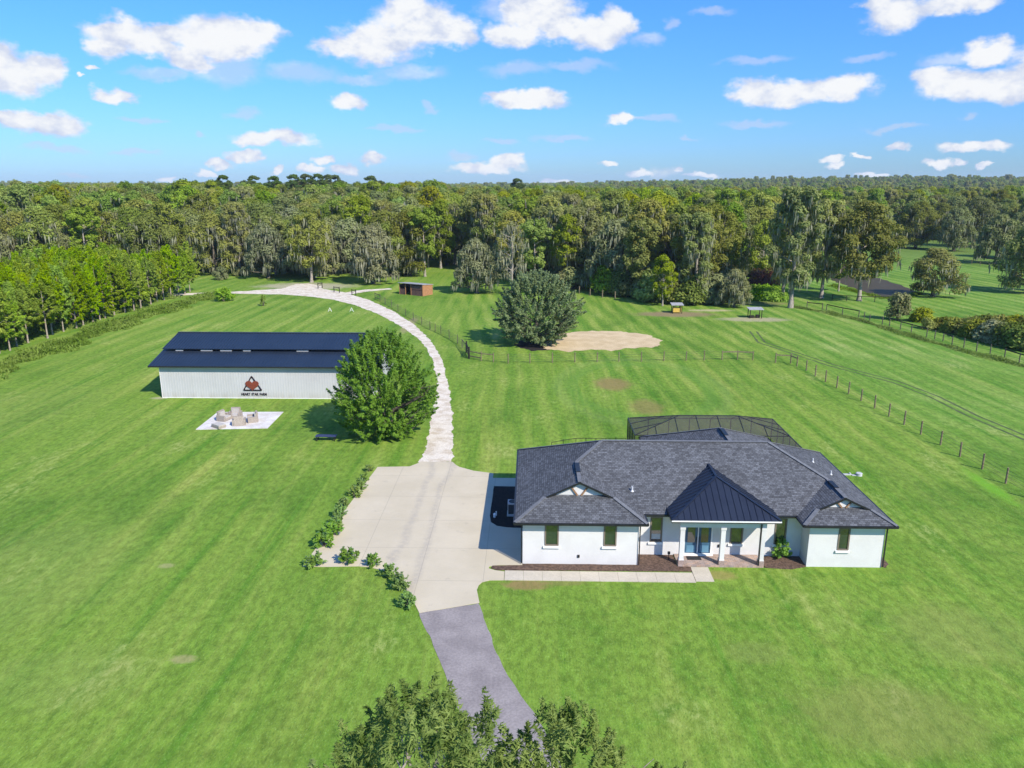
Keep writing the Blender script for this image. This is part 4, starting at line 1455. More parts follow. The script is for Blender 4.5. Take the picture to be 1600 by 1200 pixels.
armchair(351, 656, math.radians(72), 'beige wicker armchair at the left end of the patio group, turned right')
armchair(367.5, 652, math.radians(4), 'beige wicker armchair with tall back at the rear of the patio, facing the house side', False)
armchair(374, 663, math.radians(196), 'beige wicker armchair in front of the group with its rounded back towards the viewer', True)
armchair(395, 658, math.radians(-66), 'beige wicker armchair at the right end of the patio group, turned left')
X, Y = G(342, 667.5, 0.05)
T = thing('ottoman', 'low flat grey footrest at the front left corner of the patio group', 'footrest', (X, Y, 0.055), None)
mb = MB()
mb.obox((X, Y), (math.cos(-0.62), math.sin(-0.62)), (math.sin(0.62), math.cos(0.62)), 1.3, 0.85, 0.055, 0.30)
mb.build('base', M['wicker'], T)
mb = MB()
mb.obox((X, Y), (math.cos(-0.62), math.sin(-0.62)), (math.sin(0.62), math.cos(0.62)), 1.26, 0.8, 0.302, 0.42)
mb.build('cushion', M['cushion'], T)

# air conditioner
T = thing('air_conditioner', 'grey air conditioning unit standing in the dark bed left of the house', 'air conditioner', (-1.25, 53.3, 0.06))
mb = MB()
mb.box(-1.7, 52.85, 0.06, -0.8, 53.75, 0.16)
mb.box(-1.65, 52.9, 0.16, -0.85, 53.7, 0.22)
mb.box(-1.65, 52.9, 0.98, -0.85, 53.7, 1.08)
for (x, y) in ((-1.65, 52.9), (-0.9, 52.9), (-1.65, 53.65), (-0.9, 53.65)):
    mb.box(x, y, 0.22, x + 0.05, y + 0.05, 0.98)
mb.build('cabinet', M['ac_metal'], T)
mb = MB()
mb.box(-1.62, 52.93, 0.22, -0.88, 53.67, 0.979)
mb.build('grille', M['ac_grille'], T)
mb = MB()
mb.tube((-1.25, 53.3, 1.081), (-1.25, 53.3, 1.11), 0.33, 0.31, n=24)
mb.build('fan_guard', M['ac_grille'], T)
mb = MB()
mb.tube((-2.62, 52.7, 0.05), (-2.62, 52.7, 0.30), 0.09, 0.08, n=12)
mb.tube((-2.62, 52.7, 0.30), (-2.62, 52.7, 0.38), 0.11, 0.05, n=12)
mb.tube((-2.5, 52.95, 0.05), (-2.5, 52.95, 0.42), 0.045, 0.045, n=10)
solo(mb, 'drain_cleanout', M['white_trim'], 'small white pipe stub in the dark bed left of the air conditioner', 'pipe', (-2.62, 52.7, 0.06))
mb = MB()
mb.box(10.42, 46.25, 0.122, 11.35, 46.75, 0.14)
mb.box(10.46, 46.29, 0.14, 11.31, 46.71, 0.146)
solo(mb, 'doormat', M['rubber'], 'black doormat in front of the blue double door', 'doormat', (10.9, 46.5, 0.121))
# septic lids behind the right side
X, Y = G(1342, 743)
mb = MB()
mb.tube((X, Y, 0), (X, Y, 0.2), 0.26, 0.23, n=18)
mb.tube((X, Y, 0.2), (X, Y, 0.25), 0.28, 0.22, n=18)
mb.box(X - 0.6, Y - 0.1, 0.0, X - 0.2, Y + 0.1, 0.06)
solo(mb, 'well_cap', M['ac_metal'], 'round white well cap on the lawn right of the house', 'well cap', (X, Y, 0))
X, Y = G(1322, 742)
mb = MB()
mb.box(X - 0.35, Y - 0.1, 0, X + 0.45, Y + 0.1, 0.09)
mb.tube((X + 0.3, Y, 0.09), (X + 0.3, Y, 0.2), 0.07, n=10)
solo(mb, 'concrete_block', M['ac_metal'], 'short white slab between the house and the round well cap', 'slab', (X, Y, 0))
# hose bib on a stake in the bed
mb = MB()
mb.tube((9.2, 46.4, 0.04), (9.2, 46.4, 0.5), 0.025, n=8)
mb.box(9.12, 46.34, 0.45, 9.28, 46.46, 0.62)
solo(mb, 'garden_light', M['black_metal'], 'small black stake light in the mulch bed left of the porch', 'garden light', (9.2, 46.4, 0.05))
# bench in the shade of the barn tree
X, Y = G(510, 688)
T = thing('bench', 'low dark blue slatted bench in the shade of the big tree by the barn', 'bench', (X, Y, 0))
mb = MB()
for k in range(5):
    mb.box(X - 1.0, Y - 0.34 + k * 0.14, 0.44, X + 1.0, Y - 0.22 + k * 0.14, 0.49)
mb.build('seat', M['bench_blue'], T)
for sx in (-0.85, 0.85):
    mb = MB()
    mb.box(X + sx - 0.04, Y - 0.3, 0, X + sx + 0.04, Y - 0.22, 0.44)
    mb.box(X + sx - 0.04, Y + 0.22, 0, X + sx + 0.04, Y + 0.3, 0.44)
    mb.box(X + sx - 0.04, Y - 0.219, 0.36, X + sx + 0.04, Y + 0.219, 0.43)
    mb.build('leg', M['black_metal'], T)
for i, (px, lab) in enumerate(((515.5, 'small white folding marker on the far lawn, left of the pair'), (549.5, 'small white folding marker on the far lawn, nearer the gravel road'))):
    X, Y = G(px, 487)
    mb = MB()
    mb.bar((X - 0.35, Y, 0), (X, Y, 0.75), 0.10, 0.05)
    mb.bar((X + 0.35, Y, 0), (X, Y, 0.75), 0.10, 0.05)
    mb.bar((X - 0.2, Y + 0.03, 0.3), (X + 0.2, Y + 0.03, 0.3), 0.05, 0.05)
    solo(mb, 'lawn_marker', M['white_trim'], lab, 'marker', (X, Y, 0), 'white markers on the far lawn')


# run-in shed
def build_shed():
    A = Vector((*G(624.5, 459.5), 0))
    Bq = Vector((*G(661, 463), 0))
    ux = (Bq - A).normalized()
    uy = Vector((-ux.y, ux.x, 0))
    L = (Bq - A).length
    D = 3.4
    T = thing('run_in_shed', 'open red-brown horse shelter with orange end wall and pale flat roof', 'shed', tuple(A + ux * L / 2 + uy * D / 2))
    U, Vv = (ux.x, ux.y), (uy.x, uy.y)

    def at(u, v):
        p = A + ux * u + uy * v
        return (p.x, p.y)
    mb = MB()
    mb.obox(at(L / 2, D), U, Vv, L, 0.08, 0, 2.15)
    mb.obox(at(0, D / 2), U, Vv, 0.08, D - 0.1, 0, 2.2)
    mb.obox(at(L * 0.13, 0), U, Vv, L * 0.24, 0.06, 0, 1.25)
    mb.obox(at(L * 0.76, 0), U, Vv, L * 0.46, 0.06, 0, 1.15)
    mb.obox(at(L * 0.76, 0), U, Vv, L * 0.46, 0.06, 1.3, 2.2)
    mb.build('wall', M['red_boards'], T)
    mb = MB()
    mb.obox(at(L, D / 2), U, Vv, 0.08, D + 0.05, 0, 2.35)
    mb.build('end_wall', M['orange_boards'], T)
    for u in (0.06, L * 0.26, L * 0.5, L - 0.06):
        mb = MB()
        mb.obox(at(u, -0.02), U, Vv, 0.14, 0.14, 0, 2.42)
        mb.build('post', M['orange_boards'], T)
    mb = MB()
    P = [(-0.15, -0.35, 2.62), (L + 0.15, -0.35, 2.62), (L + 0.15, D + 0.2, 2.25), (-0.15, D + 0.2, 2.25)]
    top = [(*at(p[0], p[1]), p[2]) for p in P]
    bot = [(p[0], p[1], p[2] - 0.12) for p in top]
    mb.poly(top)
    mb.poly(bot[::-1])
    for i in range(4):
        j = (i + 1) % 4
        mb.poly([bot[i], bot[j], top[j], top[i]])
    mb.build('roof', M['shed_roof'], T)


build_shed()


def feeder(px, py, w, label, kind):
    X, Y = G(px, py)
    T = thing('feed_shelter', label, 'shelter', (X, Y, 0))
    for sx in (-1, 1):
        for sy in (-1, 1):
            mb = MB()
            mb.box(X + sx * w / 2 - 0.06, Y + sy * 0.7 - 0.06, 0, X + sx * w / 2 + 0.06, Y + sy * 0.7 + 0.06, 1.62)
            mb.build('post', M['dark_board'], T)
    mb = MB()
    mb.poly([(X - w / 2 - 0.3, Y - 0.9, 1.60), (X + w / 2 + 0.3, Y - 0.9, 1.60), (X + w / 2 + 0.3, Y + 0.9, 1.80), (X - w / 2 - 0.3, Y + 0.9, 1.80)])
    mb.poly([(X - w / 2 - 0.3, Y - 0.9, 1.66), (X + w / 2 + 0.3, Y - 0.9, 1.66), (X + w / 2 + 0.3, Y + 0.9, 1.86), (X - w / 2 - 0.3, Y + 0.9, 1.86)])
    mb.box(X - w / 2 - 0.3, Y - 0.94, 1.57, X + w / 2 + 0.3, Y - 0.9, 1.69)
    mb.build('roof', M['shed_roof'], T)
    mb = MB()
    if kind == 'yellow':
        mb.box(X - 0.75, Y - 0.45, 0.2, X + 0.8, Y + 0.5, 1.0)
        mb.box(X - 0.7, Y - 0.45, 1.0, X - 0.1, Y + 0.4, 1.2)
        mb.box(X + 0.5, Y - 0.45, 1.0, X + 0.75, Y + 0.4, 1.35)
        mb.build('hay_rack', M['yellow_plastic'], T)
    else:
        mb.box(X - w / 2 + 0.1, Y - 0.4, 0.1, X - 0.1, Y + 0.4, 0.42)
        mb.box(X + 0.2, Y - 0.35, 0.05, X + w / 2 - 0.2, Y + 0.35, 0.55)
        mb.build('trough', M['dark_board'], T)


feeder(1057, 489, 1.7, 'small shelter with pale roof over a yellow hay rack on bare soil', 'yellow')
feeder(1179, 496.5, 2.1, 'open shelter with pale roof over dark troughs on a sand circle', 'dark')


# ------------------------------------------------------------------ fences
def fence(name, label, pts, post_h, post_r, mat, wires=(), wire_r=0.012, rails=(), rail_mat=None, braces=(), cat='fence', wire_mat=None, square=False, zpost=None):
    P = [Vector((p[0], p[1], 0)) for p in pts]
    c = sum(P, Vector()) / len(P)
    T = thing(name, label, cat, tuple(c))
    proto = None
    rng = random.Random(len(P))
    for i, p in enumerate(P):
        hh = post_h * rng.uniform(0.95, 1.04)
        mb = MB()
        if square:
            mb.box(p.x - post_r, p.y - post_r, 0, p.x + post_r, p.y + post_r, hh)
        else:
            mb.tube((p.x, p.y, -0.05), (p.x + rng.uniform(-.03, .03), p.y + rng.uniform(-.03, .03), hh), post_r, post_r * 0.92, n=9)
        mb.build('post', mat, T)
    if wires:
        mb = MB()
        for i in range(len(P) - 1):
            for z in wires:
                mb.bar(P[i] + Vector((0, 0, z)), P[i + 1] + Vector((0, 0, z)), wire_r * 2, wire_r * 2)
        mb.build('wire', wire_mat or M['wire'], T)
    if rails:
        mb = MB()
        for (i, j, z, w, h) in rails:
            for k in range(i, j):
                mb.bar(P[k] + Vector((0, 0, z)), P[k + 1] + Vector((0, 0, z)), w, h)
        mb.build('rail', rail_mat or mat, T)
    return T


def dens(px_pts, step):
    """world points along a surveyed line, one post every step metres"""
    W = [Vector((*G(*p), 0)) for p in px_pts]
    out_ = [W[0]]
    acc = 0.0
    for i in range(len(W) - 1):
        L = (W[i + 1] - W[i]).length
        k = max(1, round(L / step))
        for q in range(1, k + 1):
            out_.append(W[i].lerp(W[i + 1], q / k))
    return [(p.x, p.y) for p in out_]


f1 = GP((733, 558.5), (722, 543.5), (715, 537), (702, 529), (689, 522), (680, 518), (672, 515), (659, 507), (646, 500), (634, 493.5), (622, 487), (612, 480), (602, 475), (594, 470), (586, 467))
n1 = len(f1)
fence('wire_fence', 'wire mesh fence with thin wooden posts along the gravel road', f1, 1.42, 0.055, M['grey_wood'], wires=[0.12 * k for k in range(1, 11)], wire_r=0.008, rails=[(n1 - 2, n1 - 1, 1.2, 0.07, 0.12), (n1 - 2, n1 - 1, 0.35, 0.07, 0.1), (0, 1, 1.3, 0.06, 0.1)])
f2 = GP((732, 560), (752, 564), (771, 566), (794, 568), (828, 567.5), (863, 567), (898, 566), (933, 565.5), (967, 565), (1002, 565), (1037, 564), (1072, 563.5), (1100, 563), (1128, 562.5), (1152, 562), (1176, 563))
n2 = len(f2)
fence('post_fence', 'post and wire fence with short rails at both ends crossing the paddock front', f2, 1.4, 0.075, M['post_wood'], wires=[0.25, 0.5, 0.75, 1.0, 1.22], wire_r=0.009, rails=[(0, 2, 1.05, 0.08, 0.13), (0, 1, 0.4, 0.08, 0.12), (n2 - 3, n2 - 1, 1.15, 0.08, 0.13)])
z7 = [(120, 178), (210, 183), (248, 200), (303, 225), (357, 258), (418, 292), (485, 327), (555, 363), (630, 405), (710, 450), (795, 498), (885, 547), (985, 605), (1102, 668), (1217, 738), (1350, 812), (1490, 897), (1650, 990)]
f3 = GP(*[(1180 + .2625 * u, 520 + .2625 * v) for u, v in z7])
fence('post_fence', 'long row of wooden posts with thin wire running down the right lawn', f3, 1.45, 0.085, M['post_wood'], wires=[0.3, 0.6, 0.9, 1.2], wire_r=0.006, rails=[(0, 2, 1.1, 0.08, 0.13)])
z6 = [(280, 775), (355, 785), (440, 795), (462, 800), (550, 820), (640, 837), (670, 848), (700, 860), (770, 874), (810, 881), (870, 900), (930, 917), (1015, 940), (1060, 952), (1105, 965), (1155, 985), (1220, 1000), (1290, 1020), (1365, 1035), (1445, 1060), (1525, 1085), (1640, 1120)]
f4 = GP(*[(1160 + .2833 * u, 260 + .2833 * v) for u, v in z6])
fence('board_fence', 'dark board fence along the far right pasture edge', f4, 1.45, 0.08, M['grey_wood'], wires=[0.3, 0.6, 0.9], wire_r=0.01, rails=[(1, 2, 1.25, 0.06, 0.16), (3, 5, 1.35, 0.06, 0.16), (9, 12, 1.35, 0.06, 0.16), (14, 15, 1.35, 0.06, 0.16), (19, 21, 1.3, 0.06, 0.16)], rail_mat=M['dark_board'])
f5 = dens(((1300, 469), (1345, 471.5), (1388, 472), (1420, 474)), 3.0)
fence('rail_fence', 'dark rail fence across the grass below the pond', f5, 1.2, 0.07, M['dark_board'], rails=[(0, len(f5) - 1, 1.1, 0.05, 0.12)])
f6 = dens(((1505, 411), (1545, 417), (1585, 427), (1620, 436)), 3.2)
fence('rail_fence', 'pale wooden rail fence far away on the right pasture', f6, 1.3, 0.09, M['post_wood'], rails=[(0, len(f6) - 1, 1.15, 0.06, 0.14), (0, len(f6) - 1, 0.6, 0.06, 0.12)])
f7 = GP((868, 455), (905, 459), (922, 462), (941, 465), (961, 467))
fence('post_fence', 'short row of tan posts at the edge of the dark woods behind the paddock', f7, 1.6, 0.13, M['post_wood'], wires=[0.4, 0.8, 1.2], wire_r=0.01)
pf = [G(862, 690.5, 1.2), G(880, 687, 1.2), G(900, 684, 1.2), G(978, 684, 1.2)]
pl = []
for i in range(3):
    a, b_ = Vector((*pf[i], 0)), Vector((*pf[i + 1], 0))
    k = max(1, round((b_ - a).length / 0.95))
    for q in range(k):
        p = a.lerp(b_, q / k)
        pl.append((p.x, p.y))
pl.append(pf[-1])
fence('garden_fence', 'low black metal fence on the lawn behind the house', pl, 1.2, 0.025, M['dark_board'], wires=[0.15, 1.15], wire_r=0.02, wire_mat=M['dark_board'], square=True)
f8 = GP((614, 436), (683, 443), (735, 434), (700, 449))


def hbrace(px1, px2, py1, py2, label, h=1.3):
    a, b_ = G(px1, py1), G(px2, py2)
    T = thing('gate_brace', label, 'gate post', ((a[0] + b_[0]) / 2, (a[1] + b_[1]) / 2, 0), 'wooden gate braces along the gravel road')
    for p in (a, b_):
        mb = MB()
        mb.tube((p[0], p[1], 0), (p[0], p[1], h), 0.10, 0.09, n=9)
        mb.build('post', M['dark_board'], T)
    mb = MB()
    mb.bar((a[0], a[1], h - 0.15), (b_[0], b_[1], h - 0.15), 0.08, 0.13)
    mb.bar((a[0], a[1], 0.4), (b_[0], b_[1], h - 0.3), 0.04, 0.05)
    mb.build('rail', M['dark_board'], T)


hbrace(522, 530.5, 456.5, 457.5, 'dark wooden brace on the grass right of the gravel turning area')
hbrace(550, 556, 461, 461.5, 'dark wooden brace where the thin side track leaves the gravel road')
hbrace(497, 503.5, 451, 450, 'dark wooden brace at the right edge of the gravel turning area')
# dark field gate folded at the corner of the two fences
a = Vector((*G(729, 551), 0))
b_ = Vector((*G(733, 560.5), 0))
T = thing('field_gate', 'dark wooden gate at the corner where wire and post fences meet', 'gate', tuple((a + b_) / 2))
for p in (a, b_):
    mb = MB()
    mb.tube((p.x, p.y, 0), (p.x, p.y, 1.7), 0.13, 0.12, n=10)
    mb.build('post', M['dark_board'], T)
mb = MB()
for z in (0.35, 0.7, 1.05, 1.4):
    mb.bar(a + Vector((0, 0, z)), b_ + Vector((0, 0, z)), 0.06, 0.12)
mb.build('rail', M['dark_board'], T)

# ------------------------------------------------------------------ vegetation
def unit(v):
    return v / np.maximum(np.linalg.norm(v, axis=-1, keepdims=True), 1e-9)


def leaf_quads(rng, pos, nrm, L, Wd, tang=None, jit=0.3):
    n = len(pos)
    if tang is None:
        tang = rng.normal(size=(n, 3))
    t_ = unit(tang - nrm * np.sum(tang * nrm, 1, keepdims=True))
    b_ = np.cross(nrm, t_)
    s = (1 + jit * rng.uniform(-1, 1, (n, 1)))
    l = t_ * (L / 2) * s
    w_ = b_ * (Wd / 2) * s
    V = np.stack([pos - l, pos + w_ - l * 0.1, pos + l, pos - w_ - l * 0.1], 1).reshape(-1, 3)
    return V


def quads(n):
    return np.arange(n * 4, dtype=np.int32).reshape(-1, 4)


def clump_leaves(rng, C, R, n, L, Wd, up=0.35, squash=0.8):
    C = np.asarray(C, float)
    R = np.asarray(R, float)
    p = R ** 2
    idx = rng.choice(len(C), n, p=p / p.sum())
    d = unit(rng.normal(size=(n, 3)))
    r = R[idx][:, None] * rng.uniform(0.35, 1.0, (n, 1)) ** 0.6
    dd = d * r
    dd[:, 2] *= squash
    pos = C[idx] + dd
    nrm = unit(d * 0.9 + rng.normal(size=(n, 3)) * 0.32 + np.array([0, 0, up + 0.15]))
    return leaf_quads(rng, pos, nrm, L, Wd)


def spray_leaves(rng, P, A, Ls, Ws, n, L, Wd):
    """leaves set along sprays: P base points, A unit axes"""
    k = len(P)
    idx = rng.integers(0, k, n)
    t_ = rng.uniform(0, 1, n) ** 0.75
    perp = rng.normal(size=(n, 3))
    perp -= A[idx] * np.sum(perp * A[idx], 1, keepdims=True)
    perp = unit(perp)
    pos = P[idx] + A[idx] * (t_ * Ls[idx])[:, None] + perp * (Ws[idx] * (1.05 - t_ * 0.85) * rng.uniform(0.1, 1, n))[:, None]
    tang = A[idx] * 0.75 + perp * 0.7 + rng.normal(size=(n, 3)) * 0.25
    nrm = unit(rng.normal(size=(n, 3)) * 0.55 + perp * 0.6 + A[idx] * 0.3 + np.array([0, 0, 0.75]))
    return leaf_quads(rng, pos, nrm, L, Wd, tang)


def limb(Vs, Fs, pts, radii, n=6):
    base = sum(len(v) for v in Vs)
    pts = [Vector(p) for p in pts]
    rings = []
    for i, p in enumerate(pts):
        d = (pts[min(i + 1, len(pts) - 1)] - pts[max(i - 1, 0)]).normalized()
        u = Vector((1, 0, 0)) if abs(d.x) < 0.9 else Vector((0, 1, 0))
        a = d.cross(u).normalized()
        b2 = d.cross(a)
        rings.append([p + (a * math.cos(2 * math.pi * k / n) + b2 * math.sin(2 * math.pi * k / n)) * radii[i] for k in range(n)])
    V = [tuple(q) for r in rings for q in r]
    F = []
    for i in range(len(pts) - 1):
        for k in range(n):
            k2 = (k + 1) % n
            F.append((base + i * n + k, base + i * n + k2, base + (i + 1) * n + k2, base + (i + 1) * n + k))
    Vs.append(np.array(V))
    Fs.append(np.array(F))


def curved(p0, p1, rng, bend=0.12, n=4, sag=0.0):
    p0, p1 = Vector(p0), Vector(p1)
    L = (p1 - p0).length
    off = Vector(rng.normal(size=3)) * bend * L
    out_ = []
    for i in range(n + 1):
        q = i / n
        out_.append(p0.lerp(p1, q) + off * math.sin(q * math.pi) * 0.5 + Vector((0, 0, sag * L * math.sin(q * math.pi))))
    return out_


def make_tree_meshes(name, seed, h, r, zlo, n_leaf, L, Wd, leafm, barkm, trunk_r=0.35, n_clump=60, crs=0.22, squash=0.75, top=1.0, shape='round', moss=0, moss_len=1.6, mode='clump', n_limb=9, lobes=0.28, mossm='moss'):
    rng = np.random.default_rng(seed)
    zc0, zc1 = h * zlo, h
    ph = rng.uniform(0, 6.28, 4)

    def lob(th, z):
        return 1 + lobes * (0.5 * np.sin(2 * th + ph[0] + z * 0.4) + 0.3 * np.sin(3 * th + ph[1]) + 0.3 * np.sin(5 * th + ph[2] - z * 0.9))

    def prof(q):
        if shape == 'round':
            return np.sqrt(np.clip(1 - (2 * q - 0.9) ** 2 / 1.25, 0.05, 1))
        if shape == 'dome':
            return np.sqrt(np.clip(1 - q ** 2, 0.04, 1)) * (0.82 + 0.18 * np.clip(q * 4, 0, 1))
        if shape == 'cone':
            return np.clip(1.06 - q, 0.05, 1) ** 0.75 * np.clip(0.55 + q * 3, 0, 1)
        if shape == 'egg':
            return np.clip(np.sin(np.pi * np.clip(q * 0.86 + 0.12, 0, 1)) ** 0.7, 0.1, 1)
        if shape == 'tall':
            return np.clip(0.45 + 0.75 * np.sin(np.pi * np.clip(q * 0.9 + 0.05, 0, 1)), 0.15, 1) * 0.85
        if shape == 'umbrella':
            return np.clip(np.sqrt(np.clip(1 - q ** 2, 0, 1)), 0.1, 1)
        return q
    q = rng.uniform(0, 1, n_clump) ** 0.9
    th = rng.uniform(0, 2 * np.pi, n_clump)
    z = zc0 + (zc1 - zc0) * q * 0.95
    rad = prof(q) * r * lob(th, z) * (rng.uniform(0.25, 1, n_clump) ** 0.45) * 0.86
    C = np.stack([rad * np.cos(th), rad * np.sin(th), z], 1)
    R = crs * r * rng.uniform(0.65, 1.35, n_clump)
    # trunk and limbs
    Vs, Fs = [], []
    lean = rng.normal(size=2) * 0.02 * h
    ttop = h * (0.55 if shape in ('round', 'dome') else 0.93)
    tp = [(lean[0] * s_ ** 2, lean[1] * s_ ** 2, ttop * s_ - (0.1 if s_ == 0 else 0)) for s_ in (0, 0.08, 0.35, 0.7, 1.0)]
    limb(Vs, Fs, tp, [trunk_r * 1.5, trunk_r, trunk_r * 0.8, trunk_r * 0.5, trunk_r * 0.15], 8)
    order = np.argsort(-rad)[:n_limb * 2][::2] if n_limb * 2 <= n_clump else np.arange(min(n_limb, n_clump))
    for i in order:
        c = C[i]
        hz = min(ttop * 0.95, max(h * zlo * 0.75, c[2] - rad[i] * rng.uniform(0.35, 0.8)))
        s_ = hz / ttop
        p0 = (lean[0] * s_ * s_, lean[1] * s_ * s_, hz)
        limb(Vs, Fs, curved(p0, c, rng, 0.15), [trunk_r * 0.42 * (1 - 0.5 * s_), trunk_r * 0.32, trunk_r * 0.22, trunk_r * 0.14, trunk_r * 0.05], 5)
        for k in range(2):
            p1 = c + rng.normal(size=3) * R[i] * 0.7
            limb(Vs, Fs, curved(tuple(c * 0.75 + np.array(p0) * 0.25), tuple(p1), rng, 0.15, 2), [trunk_r * 0.15, trunk_r * 0.1, trunk_r * 0.03], 4)
    trunk = np_mesh(name + '_trunk', np.concatenate(Vs), np.concatenate(Fs), [M[barkm]], True)
    if mode == 'clump':
        V = clump_leaves(rng, C, R, n_leaf, L, Wd, squash=squash)
    else:
        k = n_clump
        out_ = C - np.array([0, 0, h * (zlo + (1 - zlo) * 0.35)])
        A = unit(unit(out_) * 0.8 + np.array([0, 0, 0.55]) + rng.normal(size=(k, 3)) * 0.3)
        Ls = R * 2.3
        V = spray_leaves(rng, C - A * (Ls * 0.45)[:, None], A, Ls, R * 0.62, n_leaf, L, Wd)
    V[:, 2] = np.maximum(V[:, 2], 0.06)
    mm = None
    if moss:
        idx = rng.integers(0, n_clump, moss)
        d = unit(rng.normal(size=(moss, 3)))
        d[:, 2] = -np.abs(d[:, 2]) * 0.5
        pos = C[idx] + d * R[idx][:, None] * 1.05
        Lm = moss_len * rng.uniform(0.4, 1.3, (moss, 1))
        Wm = Lm * rng.uniform(0.05, 0.11, (moss, 1))
        yaw = rng.uniform(0, np.pi, moss)
        wv = np.stack([np.cos(yaw), np.sin(yaw), np.zeros(moss)], 1) * Wm
        dn = np.stack([rng.normal(size=moss) * 0.08, rng.normal(size=moss) * 0.08, -np.ones(moss)], 1) * Lm
        Vm = np.stack([pos, pos + dn * 0.35 + wv, pos + dn, pos + dn * 0.3 - wv], 1).reshape(-1, 3)
        Vm[:, 2] = np.maximum(Vm[:, 2], 0.8)
        V = np.concatenate([V, Vm])
    crown = np_mesh(name + '_crown', V, quads(len(V) // 4), [M[leafm]] + ([M[mossm]] if moss else []))
    if moss:
        mi = np.zeros(len(V) // 4, dtype=np.int32)
        mi[-moss:] = 1
        crown.polygons.foreach_set('material_index', mi)
    return dict(trunk=trunk, crown=crown, moss=mm, name=name)


def plant(kindname, pr, x, y, s, rot, label, cat, group=None, sz=None, z=0.0, names=('trunk', 'crown')):
    e = bpy.data.objects.new(kindname, None)
    e.empty_display_size = 0.5
    e.location = (x, y, z)
    e.rotation_euler = (0, 0, rot)
    e.scale = (s, s, sz if sz else s)
    COL.objects.link(e)
    tag(e, label, cat, group)
    for part, nm in (('trunk', names[0]), ('crown', names[1]), ('moss', 'hanging_moss')):
        me = pr.get(part)
        if me is None:
            continue
        o = bpy.data.objects.new(nm, me)
        COL.objects.link(o)
        o.parent = e
    return e


# --- hero trees
pr = make_tree_meshes('barn_tree', 11, 11.0, 5.5, 0.04, 100000, 0.26, 0.10, 'barn_tree_leaf', 'bark', 0.28, 640, 0.125, shape='round', mode='spray', n_limb=26, lobes=0.22)
plant('leafy_tree', pr, -14.35, 71.6, 0.94, 0.4, 'big bushy green tree covering the right end of the white barn', 'tree', sz=0.94)
pr = make_tree_meshes('field_oak', 12, 10.8, 6.6, 0.08, 80000, 0.30, 0.13, 'field_oak_leaf', 'bark', 0.36, 520, 0.125, shape='round', mode='spray', n_limb=22, lobes=0.28)
plant('oak_tree', pr, 0.9, 116.0, 1.0, 1.0, 'lone dark green oak in the paddock beside the sand patch', 'tree')
pr = make_tree_meshes('near_tree', 13, 15.6, 4.0, 0.12, 90000, 0.125, 0.030, 'near_leaf', 'pale_bark', 0.2, 900, 0.078, shape='egg', mode='spray', n_limb=170, lobes=0.3)
plant('foreground_tree', pr, *G(652, 1068, 15.6), 1.25, 0.2, 'grey-green treetop at the bottom edge left of the asphalt drive', 'tree', 'treetops in the foreground', sz=1.0)
pr2 = make_tree_meshes('near_tree_slim', 14, 14.6, 3.2, 0.12, 60000, 0.125, 0.030, 'near_leaf', 'pale_bark', 0.18, 640, 0.082, shape='egg', mode='spray', n_limb=130, lobes=0.3)
plant('foreground_tree', pr2, *G(892, 1100, 14.3), 1.05, 1.2, 'grey-green treetop at the bottom edge right of the asphalt drive', 'tree', 'treetops in the foreground', sz=1.0)

plant('foreground_tree', pr2, *G(492, 1192, 14.4), 0.9, 2.9, 'tips of a dark treetop at the bottom edge, far left of the drive', 'tree', sz=1.0)
plant('foreground_tree', pr2, *G(1066, 1200, 14.4), 0.9, 4.1, 'tips of a treetop at the bottom edge, farthest right', 'tree', sz=1.0)

# --- forest kinds
PROTO = {}
PROTO['oak_a'] = make_tree_meshes('live_oak_a', 21, 16, 7.6, 0.16, 13000, 0.56, 0.30, 'oak_leaf', 'bark', 0.5, 95, 0.20, shape='dome', moss=900, moss_len=1.9)
PROTO['oak_b'] = make_tree_meshes('live_oak_b', 22, 14.5, 7.0, 0.14, 13000, 0.56, 0.30, 'grey_oak_leaf', 'bark', 0.5, 90, 0.20, shape='dome', moss=1100, moss_len=2.1)
PROTO['oak_c'] = make_tree_meshes('live_oak_c', 23, 18, 6.2, 0.27, 12000, 0.56, 0.30, 'oak_leaf', 'pale_bark', 0.4, 85, 0.21, shape='round', moss=500, moss_len=1.8)
PROTO['gum_a'] = make_tree_meshes('sweetgum_a', 24, 19, 4.6, 0.28, 7500, 0.58, 0.36, 'bright_leaf', 'pale_bark', 0.3, 80, 0.24, shape='tall')
PROTO['gum_b'] = make_tree_meshes('sweetgum_b', 25, 20, 5.0, 0.2, 7500, 0.58, 0.36, 'bright_leaf', 'pale_bark', 0.3, 75, 0.25, shape='egg', moss=200)
PROTO['yel'] = make_tree_meshes('yellow_tree', 26, 19.5, 4.6, 0.36, 7000, 0.55, 0.34, 'yellow_leaf', 'pale_bark', 0.28, 70, 0.26, shape='egg', moss=300)
PROTO['tall_moss'] = make_tree_meshes('tall_moss', 27, 23, 5.0, 0.24, 14000, 0.58, 0.30, 'tall_leaf', 'pale_bark', 0.42, 85, 0.22, shape='tall', moss=1000, moss_len=1.8, lobes=0.4)
PROTO['umb'] = make_tree_meshes('umbrella_pine', 28, 27.5, 5.6, 0.76, 5200, 0.8, 0.35, 'dark_pine', 'pine_bark', 0.3, 34, 0.26, shape='umbrella', squash=0.5, n_limb=10)
PROTO['bare'] = make_tree_meshes('bare_tree', 29, 17, 4.5, 0.3, 700, 0.5, 0.25, 'grey_oak_leaf', 'dead_branch', 0.26, 60, 0.16, shape='egg', moss=380, moss_len=1.7, n_limb=28)
PROTO['pineA'] = make_tree_meshes('plantation_pine_a', 31, 11.9, 2.8, 0.22, 6000, 0.62, 0.19, 'pine_needle', 'pine_bark', 0.13, 70, 0.22, shape='egg', mode='spray', n_limb=14)
